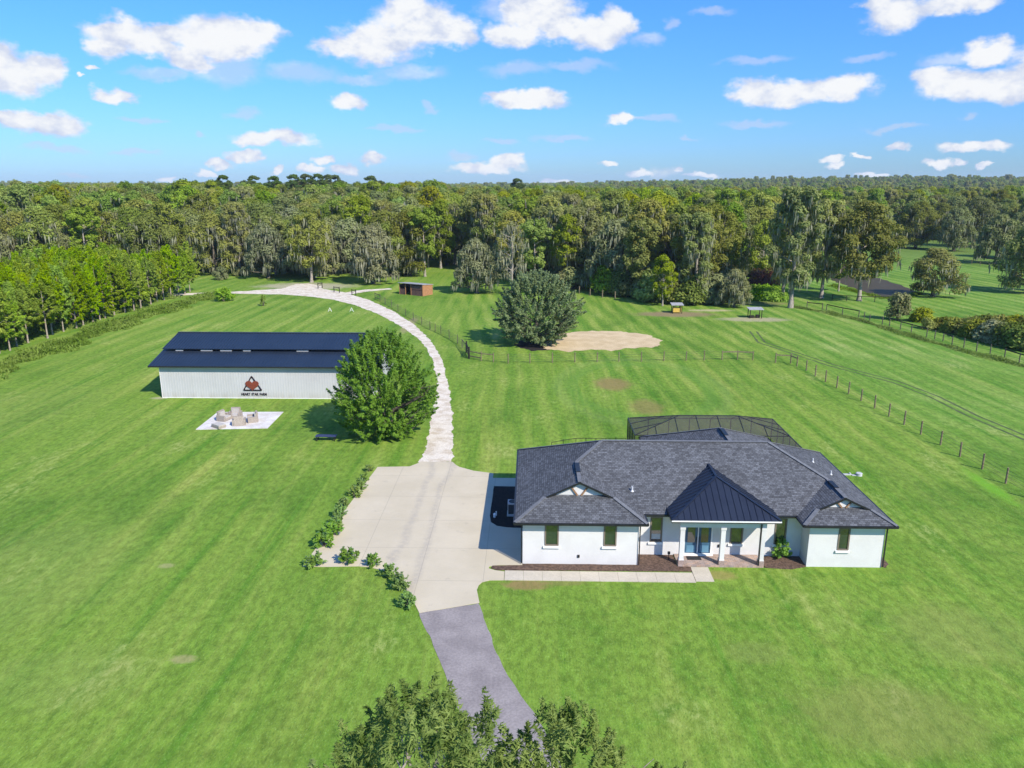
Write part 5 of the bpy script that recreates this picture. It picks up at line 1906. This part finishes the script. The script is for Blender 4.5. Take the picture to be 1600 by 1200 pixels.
PROTO['pineB'] = make_tree_meshes('plantation_pine_b', 32, 10.9, 2.8, 0.18, 6000, 0.62, 0.19, 'pine_needle', 'pine_bark', 0.13, 70, 0.22, shape='cone', mode='spray', n_limb=14)
PROTO['pineC'] = make_tree_meshes('plantation_pine_c', 33, 12.4, 2.7, 0.27, 6000, 0.62, 0.19, 'pine_needle', 'pine_bark', 0.13, 64, 0.23, shape='egg', mode='spray', n_limb=14)

FOREST_LABEL = {
    'oak_a': ('oak_tree', 'moss-hung dark green live oak in the woods beyond the fields'),
    'oak_b': ('oak_tree', 'grey-green live oak heavy with moss in the woods beyond the fields'),
    'oak_c': ('oak_tree', 'tall dark green oak with pale trunk in the woods beyond the fields'),
    'gum_a': ('broadleaf_tree', 'narrow bright green tree in the woods beyond the fields'),
    'gum_b': ('broadleaf_tree', 'egg-shaped bright green tree in the woods beyond the fields'),
    'yel': ('broadleaf_tree', 'yellow-green tree with pale trunk in the woods beyond the fields'),
    'tall_moss': ('mossy_tree', 'very tall tree with long grey moss in the woods beyond the fields'),
    'bare': ('bare_tree', 'nearly bare grey-branched tree among the woods beyond the fields'),
}
rs = np.random.default_rng(77)
# individually placed trees on the right side and along the edge
named = [
    ('tall_moss', 1235, 481, 1.02, 1.0, 'tallest moss-draped tree standing alone at the corner of the board fence'),
    ('tall_moss', 1222, 470, 0.86, 2.2, 'moss-draped tree directly behind the tallest one at the fence corner'),
    ('tall_moss', 1283, 466, 0.90, 4.0, 'mossy tree with dark trunk between the tallest tree and the pond'),
    ('oak_c', 1342, 470, 1.12, 0.7, 'large spreading green oak with dark trunk in front of the pond'),
    ('oak_a', 1457, 463, 0.82, 2.0, 'rounded oak with hanging moss standing alone on the pasture right of the pond'),
    ('oak_a', 1604, 458, 0.95, 3.0, 'dark oak cut by the right picture edge beyond the hedge'),
    ('oak_b', 1555, 412, 1.0, 1.2, 'grey mossy oak on the far pasture left of the pale rail fence'),
    ('oak_b', 1490, 392, 1.05, 3.2, 'grey mossy oak in the middle of the far pasture'),
    ('oak_a', 1430, 388, 1.05, 4.2, 'dark mossy oak at the left side of the far pasture'),
    ('oak_b', 1600, 405, 1.1, 5.2, 'grey mossy oak at the far right pasture edge'),
    ('oak_a', 1520, 386, 1.15, 0.2, 'dark mossy oak behind the middle of the far pasture'),
    ('oak_b', 745, 458, 0.82, 1.4, 'low spreading grey oak right of the horse shelter'),
    ('bare', 800, 462, 0.95, 2.6, 'bare grey-branched tree with leaning trunk behind the lone oak'),
    ('gum_a', 664, 432, 0.98, 0.6, 'bright green tree with twin pale trunks behind the horse shelter'),
    ('gum_b', 1190, 445, 0.78, 2.8, 'bright light-green tree left of the tallest mossy tree'),
    ('tall_moss', 1085, 476, 0.80, 5.1, 'mossy tree with pale trunk behind the yellow hay rack'),
    ('oak_b', 1147, 480, 0.52, 0.9, 'small stunted oak with pale trunk between the two feed shelters'),
    ('gum_b', 1035, 478, 0.52, 1.9, 'small leafy tree behind the shelter with the yellow hay rack'),
    ('oak_b', 583, 443, 0.98, 3.9, 'large moss-hung oak beside the thin side track'),
    ('oak_c', 487, 441, 0.92, 5.0, 'oak with pale trunk at the edge of the gravel turning area'),
    ('oak_b', 420, 434, 0.95, 1.7, 'moss-hung oak at the woods edge above the gravel road'),
    ('gum_a', 1310, 455, 0.55, 1.1, 'small bright green tree beside the pond bank'),
]
taken = []
for (k, px, py, s, rot, lab) in named:
    X, Y = G(px, py)
    plant(FOREST_LABEL[k][0], PROTO[k], X, Y, s, rot, lab, 'tree', sz=(0.64 if px == 1457 else None))
    taken.append((X, Y, 4.5))
for i, (px, yy, s, lab) in enumerate(((350, 430, 0.98, 'flat-topped pine standing highest at the left of the skyline'), (395, 430, 0.97, 'thin flat-topped pine second from the left on the skyline'), (429, 425, 0.96, 'round-headed pine third from the left on the skyline'),
                                     (462, 420, 0.99, None), (480, 430, 1.0, None), (497, 420, 1.0, None), (512, 435, 0.99, None), (524, 425, 0.98, None), (583, 400, 0.96, 'single pine rising above the woods right of the pine cluster'), (808, 480, 0.92, 'single round-headed pine above the woods in the middle of the skyline'))):
    d = pix_dir(px, 300)
    X = d.x / d.y * yy
    e = plant('tall_pine', PROTO['umb'], X, yy, s, i * 1.3, lab or 'flat-topped pine in the close cluster on the skyline above the horse shelter', 'tree', None if lab else 'cluster of pines on the skyline', sz=s * (1.0 + 0.0 * i))
    taken.append((X, yy, 4))

TL = np.array([(-400, 452), (-200, 448), (0, 440), (270, 433), (300, 434), (420, 428), (480, 436), (560, 431), (600, 438), (650, 432), (700, 418), (745, 420), (775, 432), (800, 450), (870, 452), (905, 453), (960, 462), (1010, 472), (1060, 477), (1110, 475), (1150, 470), (1170, 436), (1200, 430), (1250, 424), (1275, 398), (1330, 392), (1390, 378), (1440, 376), (1530, 376), (1600, 384), (1700, 390), (2000, 400)], float)


def scatter(ymin, ymax, cell, jit, xr=1.15, px_lo=-500, px_hi=2100, seed=3):
    rg = np.random.default_rng(seed)
    ys = np.arange(ymin, ymax, cell)
    out_ = []
    for y in ys:
        xs = np.arange(-xr * y - 40, xr * y + 40, cell)
        X = xs + rg.uniform(-jit, jit, len(xs)) * cell
        Y = y + rg.uniform(-jit, jit, len(xs)) * cell
        out_.append(np.stack([X, Y], 1))
    P = np.concatenate(out_)
    keep = []
    for (X, Y) in P:
        if Y < 60:
            continue
        px, py = to_px(X, Y, 0)
        if px < px_lo or px > px_hi:
            continue
        lim = np.interp(px, TL[:, 0], TL[:, 1])
        if py > lim:
            continue
        keep.append((X, Y, px, py))
    return keep


def in_pines(X, Y):
    return -125 < X < -74 and Y < 178


pts = scatter(140, 520, 8.2, 0.42, seed=5)
good = []
for (X, Y, px, py) in pts:
    if in_pines(X, Y):
        continue
    if any((X - a) ** 2 + (Y - b2) ** 2 < c * c for a, b2, c in taken):
        continue
    good.append((X, Y, px, py))
good.sort(key=lambda q: (0 if -25 < q[2] < 1625 else 1e9) + q[0] ** 2 + q[1] ** 2)
KIN = ['oak_a', 'oak_b', 'oak_c', 'gum_a', 'gum_b', 'yel', 'tall_moss', 'bare']


def kind_for(px, depth, rg):
    u = rg.uniform()
    if px < 660:
        w = (0.34, 0.30, 0.14, 0.07, 0.07, 0.01, 0.04, 0.03)
    elif px < 1150:
        w = (0.12, 0.14, 0.20, 0.12, 0.17, 0.10, 0.09, 0.06)
    else:
        w = (0.32, 0.33, 0.13, 0.05, 0.05, 0.02, 0.08, 0.02)
    if depth > 260:
        w = (w[0], w[1] * 0.8, w[2], w[3] * 1.8, w[4] * 2.0, w[5], w[6] * 0.6, w[7] * 0.4)
    w = np.array(w) / sum(w)
    return KIN[int(rg.choice(8, p=w))]


N_IND = 290
far_pts = []
for i, (X, Y, px, py) in enumerate(good):
    dist = math.hypot(X, Y)
    k = kind_for(px, dist, rs)
    s = rs.uniform(0.85, 1.12)
    if px < 700:
        s *= 0.95 + min(0.18, max(0, (dist - 190) / 600))
    else:
        s *= 1.0
    if k == 'tall_moss':
        s *= 0.82
    if px > 1380:
        s *= 1.0
    if i < N_IND and -25 < px < 1625:
        nm, lab = FOREST_LABEL[k]
        plant(nm, PROTO[k], X, Y, s, rs.uniform(0, 6.28), lab, 'tree', 'trees of the woods beyond the fields')
    else:
        far_pts.append((X, Y, 0.0, s, rs.uniform(0, 6.28), KIN.index(k)))
for (X, Y, px, py) in scatter(520, 1000, 13, 0.45, seed=6):
    far_pts.append((X, Y, float(hill(X, Y)) - 1.5 - 0.002 * Y, rs.uniform(0.85, 1.05), rs.uniform(0, 6.28), KIN.index(kind_for(px, 400, rs))))
for (X, Y, px, py) in scatter(1000, 3200, 24, 0.45, seed=7):
    far_pts.append((X, Y, float(hill(X, Y)) - 9.5 - 0.001 * Y, rs.uniform(1.1, 1.4), rs.uniform(0, 6.28), KIN.index(kind_for(px, 400, rs))))
print('forest', len(good), 'far', len(far_pts))


def far_forest(ptsl):
    A = np.array(ptsl)
    me = bpy.data.meshes.new('distant_forest')
    me.vertices.add(len(A))
    me.vertices.foreach_set('co', A[:, :3].astype(np.float32).ravel())
    for nm, ty, col_ in (('scl', 'FLOAT', 3), ('rot', 'FLOAT', 4)):
        at = me.attributes.new(nm, ty, 'POINT')
        at.data.foreach_set('value', A[:, col_].astype(np.float32))
    at = me.attributes.new('idx', 'INT', 'POINT')
    at.data.foreach_set('value', A[:, 5].astype(np.int32))
    o = bpy.data.objects.new('distant_forest', me)
    link(o)
    tag(o, 'unbroken mass of distant treetops reaching to the horizon', 'forest', None, 'stuff')
    ng = bpy.data.node_groups.new('distant_forest', 'GeometryNodeTree')
    ng.interface.new_socket('Geometry', in_out='INPUT', socket_type='NodeSocketGeometry')
    ng.interface.new_socket('Geometry', in_out='OUTPUT', socket_type='NodeSocketGeometry')
    N = ng.nodes
    gi, go = N.new('NodeGroupInput'), N.new('NodeGroupOutput')
    iop = N.new('GeometryNodeInstanceOnPoints')
    iop.inputs['Pick Instance'].default_value = True
    jn = N.new('GeometryNodeJoinGeometry')
    srcs = {}
    for ob in COL.objects:
        if ob.type == 'MESH' and ob.name.startswith('crown'):
            srcs.setdefault(ob.data.name, ob)
    for k in reversed(KIN):
        oi = N.new('GeometryNodeObjectInfo')
        oi.transform_space = 'ORIGINAL'
        oi.inputs['As Instance'].default_value = True
        oi.inputs['Object'].default_value = srcs[PROTO[k]['crown'].name]
        ng.links.new(oi.outputs['Geometry'], jn.inputs[0])

    def named_attr(nm, ty):
        a = N.new('GeometryNodeInputNamedAttribute')
        a.data_type = ty
        a.inputs[0].default_value = nm
        return a.outputs[0]
    cb = N.new('ShaderNodeCombineXYZ')
    ng.links.new(named_attr('rot', 'FLOAT'), cb.inputs[2])
    ng.links.new(gi.outputs[0], iop.inputs['Points'])
    ng.links.new(jn.outputs[0], iop.inputs['Instance'])
    ng.links.new(named_attr('idx', 'INT'), iop.inputs['Instance Index'])
    ng.links.new(cb.outputs[0], iop.inputs['Rotation'])
    cs = N.new('ShaderNodeCombineXYZ')
    s_ = named_attr('scl', 'FLOAT')
    for i in range(3):
        ng.links.new(s_, cs.inputs[i])
    ng.links.new(cs.outputs[0], iop.inputs['Scale'])
    ng.links.new(iop.outputs[0], go.inputs[0])
    md = o.modifiers.new('instances', 'NODES')
    md.node_group = ng


far_forest(far_pts)

# --- pine plantation
rp = np.random.default_rng(9)
cnt = 0
for c_ in range(9):
    for r_ in range(28):
        X0_ = -77.6 - c_ * 3.5
        Y0_ = 96 + r_ * 2.75
        X = X0_ + rp.uniform(-0.9, 0.9) + (r_ / 29.0) * 0.5
        Y = Y0_ + rp.uniform(-0.9, 0.9)
        if rp.uniform() < 0.05 and c_ > 0:
            continue
        if to_px(X, Y, 6)[0] < -150:
            continue
        k = ('pineA', 'pineB', 'pineC')[int(rp.integers(3))]
        lab = 'young bright green pine in the front row of the plantation on the left' if c_ == 0 else 'young bright green pine inside the plantation on the left'
        plant('pine_tree', PROTO[k], X, Y, rp.uniform(0.80, 1.05), rp.uniform(0, 6.28), lab, 'tree', 'front row of plantation pines' if c_ == 0 else 'plantation pines behind the front row', sz=rp.uniform(0.72, 0.92))
        cnt += 1
print('pines', cnt)


# --- shrubs
def make_shrub(name, seed, h, r, n, L, Wd, leafm, k=26, mode='spray', stemm='bark'):
    rng = np.random.default_rng(seed)
    q = rng.uniform(0, 1, k)
    th = rng.uniform(0, 6.28, k)
    rr = r * np.sqrt(np.clip(1 - (q * 0.9) ** 2, 0.1, 1)) * rng.uniform(0.2, 1, k) ** 0.5 * 0.75
    C = np.stack([rr * np.cos(th), rr * np.sin(th), h * (0.15 + 0.7 * q)], 1)
    R = np.full(k, 0.28 * r) * rng.uniform(0.7, 1.3, k)
    if mode == 'spray':
        A = unit(unit(C - np.array([0, 0, h * 0.2])) + np.array([0, 0, 0.5]) + rng.normal(size=(k, 3)) * 0.3)
        V = spray_leaves(rng, C - A * R[:, None], A, R * 2.6, R * 0.8, n, L, Wd)
    else:
        V = clump_leaves(rng, C, R * 1.3, n, L, Wd)
    V[:, 2] = np.maximum(V[:, 2], 0.05)
    Vs, Fs = [], []
    for i in range(min(k, 9)):
        limb(Vs, Fs, curved((0, 0, 0), tuple(C[i]), rng, 0.1, 2), [0.02 * h + 0.01, 0.014 * h, 0.006], 5)
    return dict(trunk=np_mesh(name + '_stem', np.concatenate(Vs), np.concatenate(Fs), [M[stemm]], True), crown=np_mesh(name + '_foliage', V, quads(len(V) // 4), [M[leafm]]), moss=None)


SN = ('stem', 'foliage')
sh = [make_shrub('drive_shrub_%d' % i, 40 + i, 1.0, 0.7, 420, 0.30, 0.13, 'shrub_leaf') for i in range(3)]
drv = [(577, 737, .6), (569, 752, .62), (564, 765, .8), (553, 777, .85), (538, 792, .7), (531, 808, .85), (523, 824, 1.0), (518, 838, 1.1), (507, 854, 1.15), (492, 884, .95), (545, 880, 1.0), (583, 885, .8), (612, 901, .92), (626, 920, .9), (637, 949, .85)]
for i, (px, py, s) in enumerate(drv):
    X, Y = G(px, py)
    lab = 'leafy green shrub in the row along the left edge of the concrete drive' if i < 10 else 'leafy green shrub on the curved front edge of the concrete drive'
    plant('shrub', sh[i % 3], X, Y, s, i * 1.7, lab, 'shrub', 'shrubs along the left edge of the drive' if i < 10 else 'shrubs on the curved front edge of the drive', names=SN)
pr = make_shrub('porch_shrub', 50, 1.35, 0.68, 650, 0.26, 0.13, 'lime_shrub')
X, Y = G(1220, 873)
plant('shrub', pr, X, Y + 0.1, 1.0, 0.5, 'bright lime-green shrub in the mulch right of the porch', 'shrub', names=SN)
pr = make_shrub('fan_plant', 51, 2.3, 2.0, 900, 0.9, 0.16, 'lime_shrub')
X, Y = G(350, 471)
plant('shrub', pr, X, Y, 1.1, 0.5, 'bright green fan-leaved shrub at the far end of the rough grass strip', 'shrub', names=SN)
X, Y = G(412, 478)
pr = make_shrub('sapling', 52, 2.6, 0.8, 260, 0.4, 0.15, 'weed')
plant('sapling', pr, X, Y, 0.9, 0.5, 'thin sapling alone on the far lawn behind the barn', 'sapling', names=SN)
big = [make_shrub('field_shrub_%d' % i, 55 + i, 3.4, 2.6, 2600, 0.5, 0.26, 'oak_leaf', 40, 'clump') for i in range(2)]
olive = make_shrub('olive_shrub', 60, 3.0, 2.7, 2600, 0.5, 0.26, 'yellow_leaf', 40, 'clump')
greyb = make_shrub('grey_shrub', 61, 3.2, 2.8, 2600, 0.5, 0.26, 'grey_oak_leaf', 40, 'clump')
X, Y = G(1440, 503)
plant('shrub', olive, X, Y, 0.82, 0.1, 'round olive-green bush right of the ragged juniper', 'shrub', names=SN)
X, Y = G(1403, 500)
jun = make_shrub('juniper', 62, 5.6, 2.2, 2600, 0.5, 0.22, 'grey_oak_leaf', 44, 'clump')
plant('shrub', jun, X, Y, 1.0, 0.9, 'ragged grey-green juniper on the pasture left of the round olive bush', 'shrub', names=SN)
rh = np.random.default_rng(5)
for i, (px, py, s) in enumerate([(1450, 514, .62), (1472, 515, .7), (1490, 520, .85), (1508, 523, .9), (1523, 528, 1.0), (1540, 530, 1.0), (1552, 534, 1.1), (1567, 538, 1.05), (1580, 540, 1.15), (1595, 545, 1.1), (1612, 548, 1.2), (1535, 521, 1.0), (1560, 524, 1.1), (1585, 528, 1.15), (1610, 532, 1.2)]):
    X, Y = G(px, py)
    plant('hedge_shrub', (greyb, big[0], olive, big[1])[int(rh.integers(4))], X, Y, s * 0.95, rh.uniform(0, 6), 'dense olive-green shrub in the hedge beyond the far right fence', 'shrub', 'shrubs of the hedge beyond the far right fence', names=SN)
red = make_shrub('red_shrub', 63, 4.6, 3.6, 3000, 0.4, 0.2, 'red_shrub', 50, 'clump')
for i, (px, py, s) in enumerate([(1183, 452, 1.0), (1201, 452, 1.05)]):
    X, Y = G(px, py)
    plant('shrub', red, X, Y, s, i * 2.0, ('reddish-brown bush behind the bright green thicket, left one', 'reddish-brown bush behind the bright green thicket, right one')[i], 'shrub', names=SN)
lime = make_shrub('thicket_shrub', 64, 2.0, 2.6, 1800, 0.45, 0.24, 'lime_shrub', 40, 'clump')
for i, (px, py, s) in enumerate([(1108, 470, .8), (1124, 469, .9), (1139, 468, 1), (1155, 468, 1.), (1170, 468, 1.1), (1185, 468, 1.1), (1200, 469, 1.1), (1214, 470, 1.0), (1130, 462, 1.1), (1150, 461, 1.1), (1170, 461, 1.1), (1192, 462, 1.1), (1210, 463, 1.1)]):
    X, Y = G(px, py)
    plant('thicket_shrub', lime, X, Y, s, rh.uniform(0, 6), 'bright yellow-green low bush in the thicket at the woods edge', 'shrub', 'bushes of the bright green thicket', names=SN)
# understory along the wood edge
under = [make_shrub('under_%d' % i, 70 + i, 4.2, 2.6, 2000, 0.5, 0.28, ('oak_leaf', 'bright_leaf', 'grey_oak_leaf')[i], 36, 'clump') for i in range(3)]
for i in range(60):
    px = 862 + i * 5.2 if i < 56 else 700 + (i - 56) * 20
    lim = np.interp(px, TL[:, 0], TL[:, 1])
    X, Y = G(px + rh.uniform(-3, 3), lim - rh.uniform(0.5, 6))
    plant('understory_shrub', under[int(rh.integers(3))], X, Y, rh.uniform(0.6, 1.6), rh.uniform(0, 6), 'leafy understory shrub at the foot of the woods', 'shrub', 'understory shrubs at the foot of the woods', names=SN)
for (px, py, s) in ((345, 437, .8), (372, 431, .6), (500, 432, .55), (640, 430, .6)):
    X, Y = G(px, py)
    plant('understory_shrub', under[2], X, Y, s, rh.uniform(0, 6), 'leafy understory shrub at the foot of the woods', 'shrub', 'understory shrubs at the foot of the woods', names=SN)


# --- rough grass: blades scattered in a band, one object per band
def rough_grass(name, label, polyline, width, n, L, Wd, mat, seed, hmax):
    rng = np.random.default_rng(seed)
    c = [np.array(G(*p)) for p in polyline]
    seg = [np.linalg.norm(c[i + 1] - c[i]) for i in range(len(c) - 1)]
    tot = sum(seg)
    P = []
    s_ = rng.uniform(0, tot, n)
    cum = np.concatenate([[0], np.cumsum(seg)])
    for v in s_:
        i = min(len(seg) - 1, int(np.searchsorted(cum, v) - 1))
        i = max(i, 0)
        q = (v - cum[i]) / seg[i]
        p = c[i] * (1 - q) + c[i + 1] * q
        d = (c[i + 1] - c[i]) / seg[i]
        nn = np.array([-d[1], d[0]])
        wv = width * (0.75 + 0.35 * math.sin(v * 0.35 + seed) + 0.15 * math.sin(v * 1.1))
        off = rng.normal() * wv * 0.3
        off = max(-wv * 0.6, min(wv * 0.6, off))
        zz = hmax * (1 - (abs(off) / (wv * 0.62)) ** 2) * (0.55 + 0.45 * math.sin(v * 0.8 + 2 * off)) * rng.uniform(0.1, 1)
        P.append((p[0] + nn[0] * off, p[1] + nn[1] * off, max(0.03, zz)))
    P = np.array(P)
    nrm = unit(rng.normal(size=(n, 3)) + np.array([0, 0, 0.6]))
    tang = rng.normal(size=(n, 3)) * 0.6 + np.array([0, 0, 1.0])
    V = leaf_quads(rng, P, nrm, L, Wd, tang)
    V[:, 2] = np.maximum(V[:, 2], 0.0)
    o = bpy.data.objects.new(name, np_mesh(name, V, quads(n), [M[mat]]))
    link(o)
    tag(o, label, 'grass', None, 'stuff')


rough_grass('rough_grass', 'band of tall unmown grass between the pine plantation and the lawn', [(-160, 640), (0, 573), (60, 553), (120, 531), (180, 508), (240, 489), (300, 471), (345, 459)], 6.2, 26000, 0.75, 0.16, 'weed', 3, 0.9)
rough_grass('rough_grass', 'weedy grass along the foot of the far right board fence', [(1238, 480), (1290, 488), (1345, 501), (1390, 515), (1450, 533), (1500, 547), (1560, 562), (1640, 582)], 2.2, 9000, 0.45, 0.09, 'weed', 4, 0.5)
rough_grass('rough_grass', 'scrubby undergrowth between the pine trunks', [(-120, 560), (0, 535), (100, 508), (200, 480), (262, 463)], 6.5, 16000, 0.7, 0.15, 'weed', 5, 1.3)
rough_grass('rough_grass', 'reedy grass on the near bank of the pond', [(1300, 446), (1345, 458), (1385, 467), (1420, 465), (1436, 458)], 3.0, 3000, 0.6, 0.12, 'weed', 6, 0.5)
# ------------------------------------------------------------------ air
m, t, out = new_mat('haze')
pv = t.node('ShaderNodeVolumePrincipled')
pv.inputs['Color'].default_value = (0.70, 0.84, 1.0, 1)
pv.inputs['Density'].default_value = 0.00008
pv.inputs['Anisotropy'].default_value = 0.0
t.l.new(pv.outputs[0], out.inputs['Volume'])
mb = MB()
mb.box(-5100, -1600, -1.2, 5100, 6100, 62)
hz = mb.build('haze', m)
hz['kind'] = 'stuff'
hz['label'] = 'thin pale blue haze over the distant woods'
print('objects', len(COL.objects))
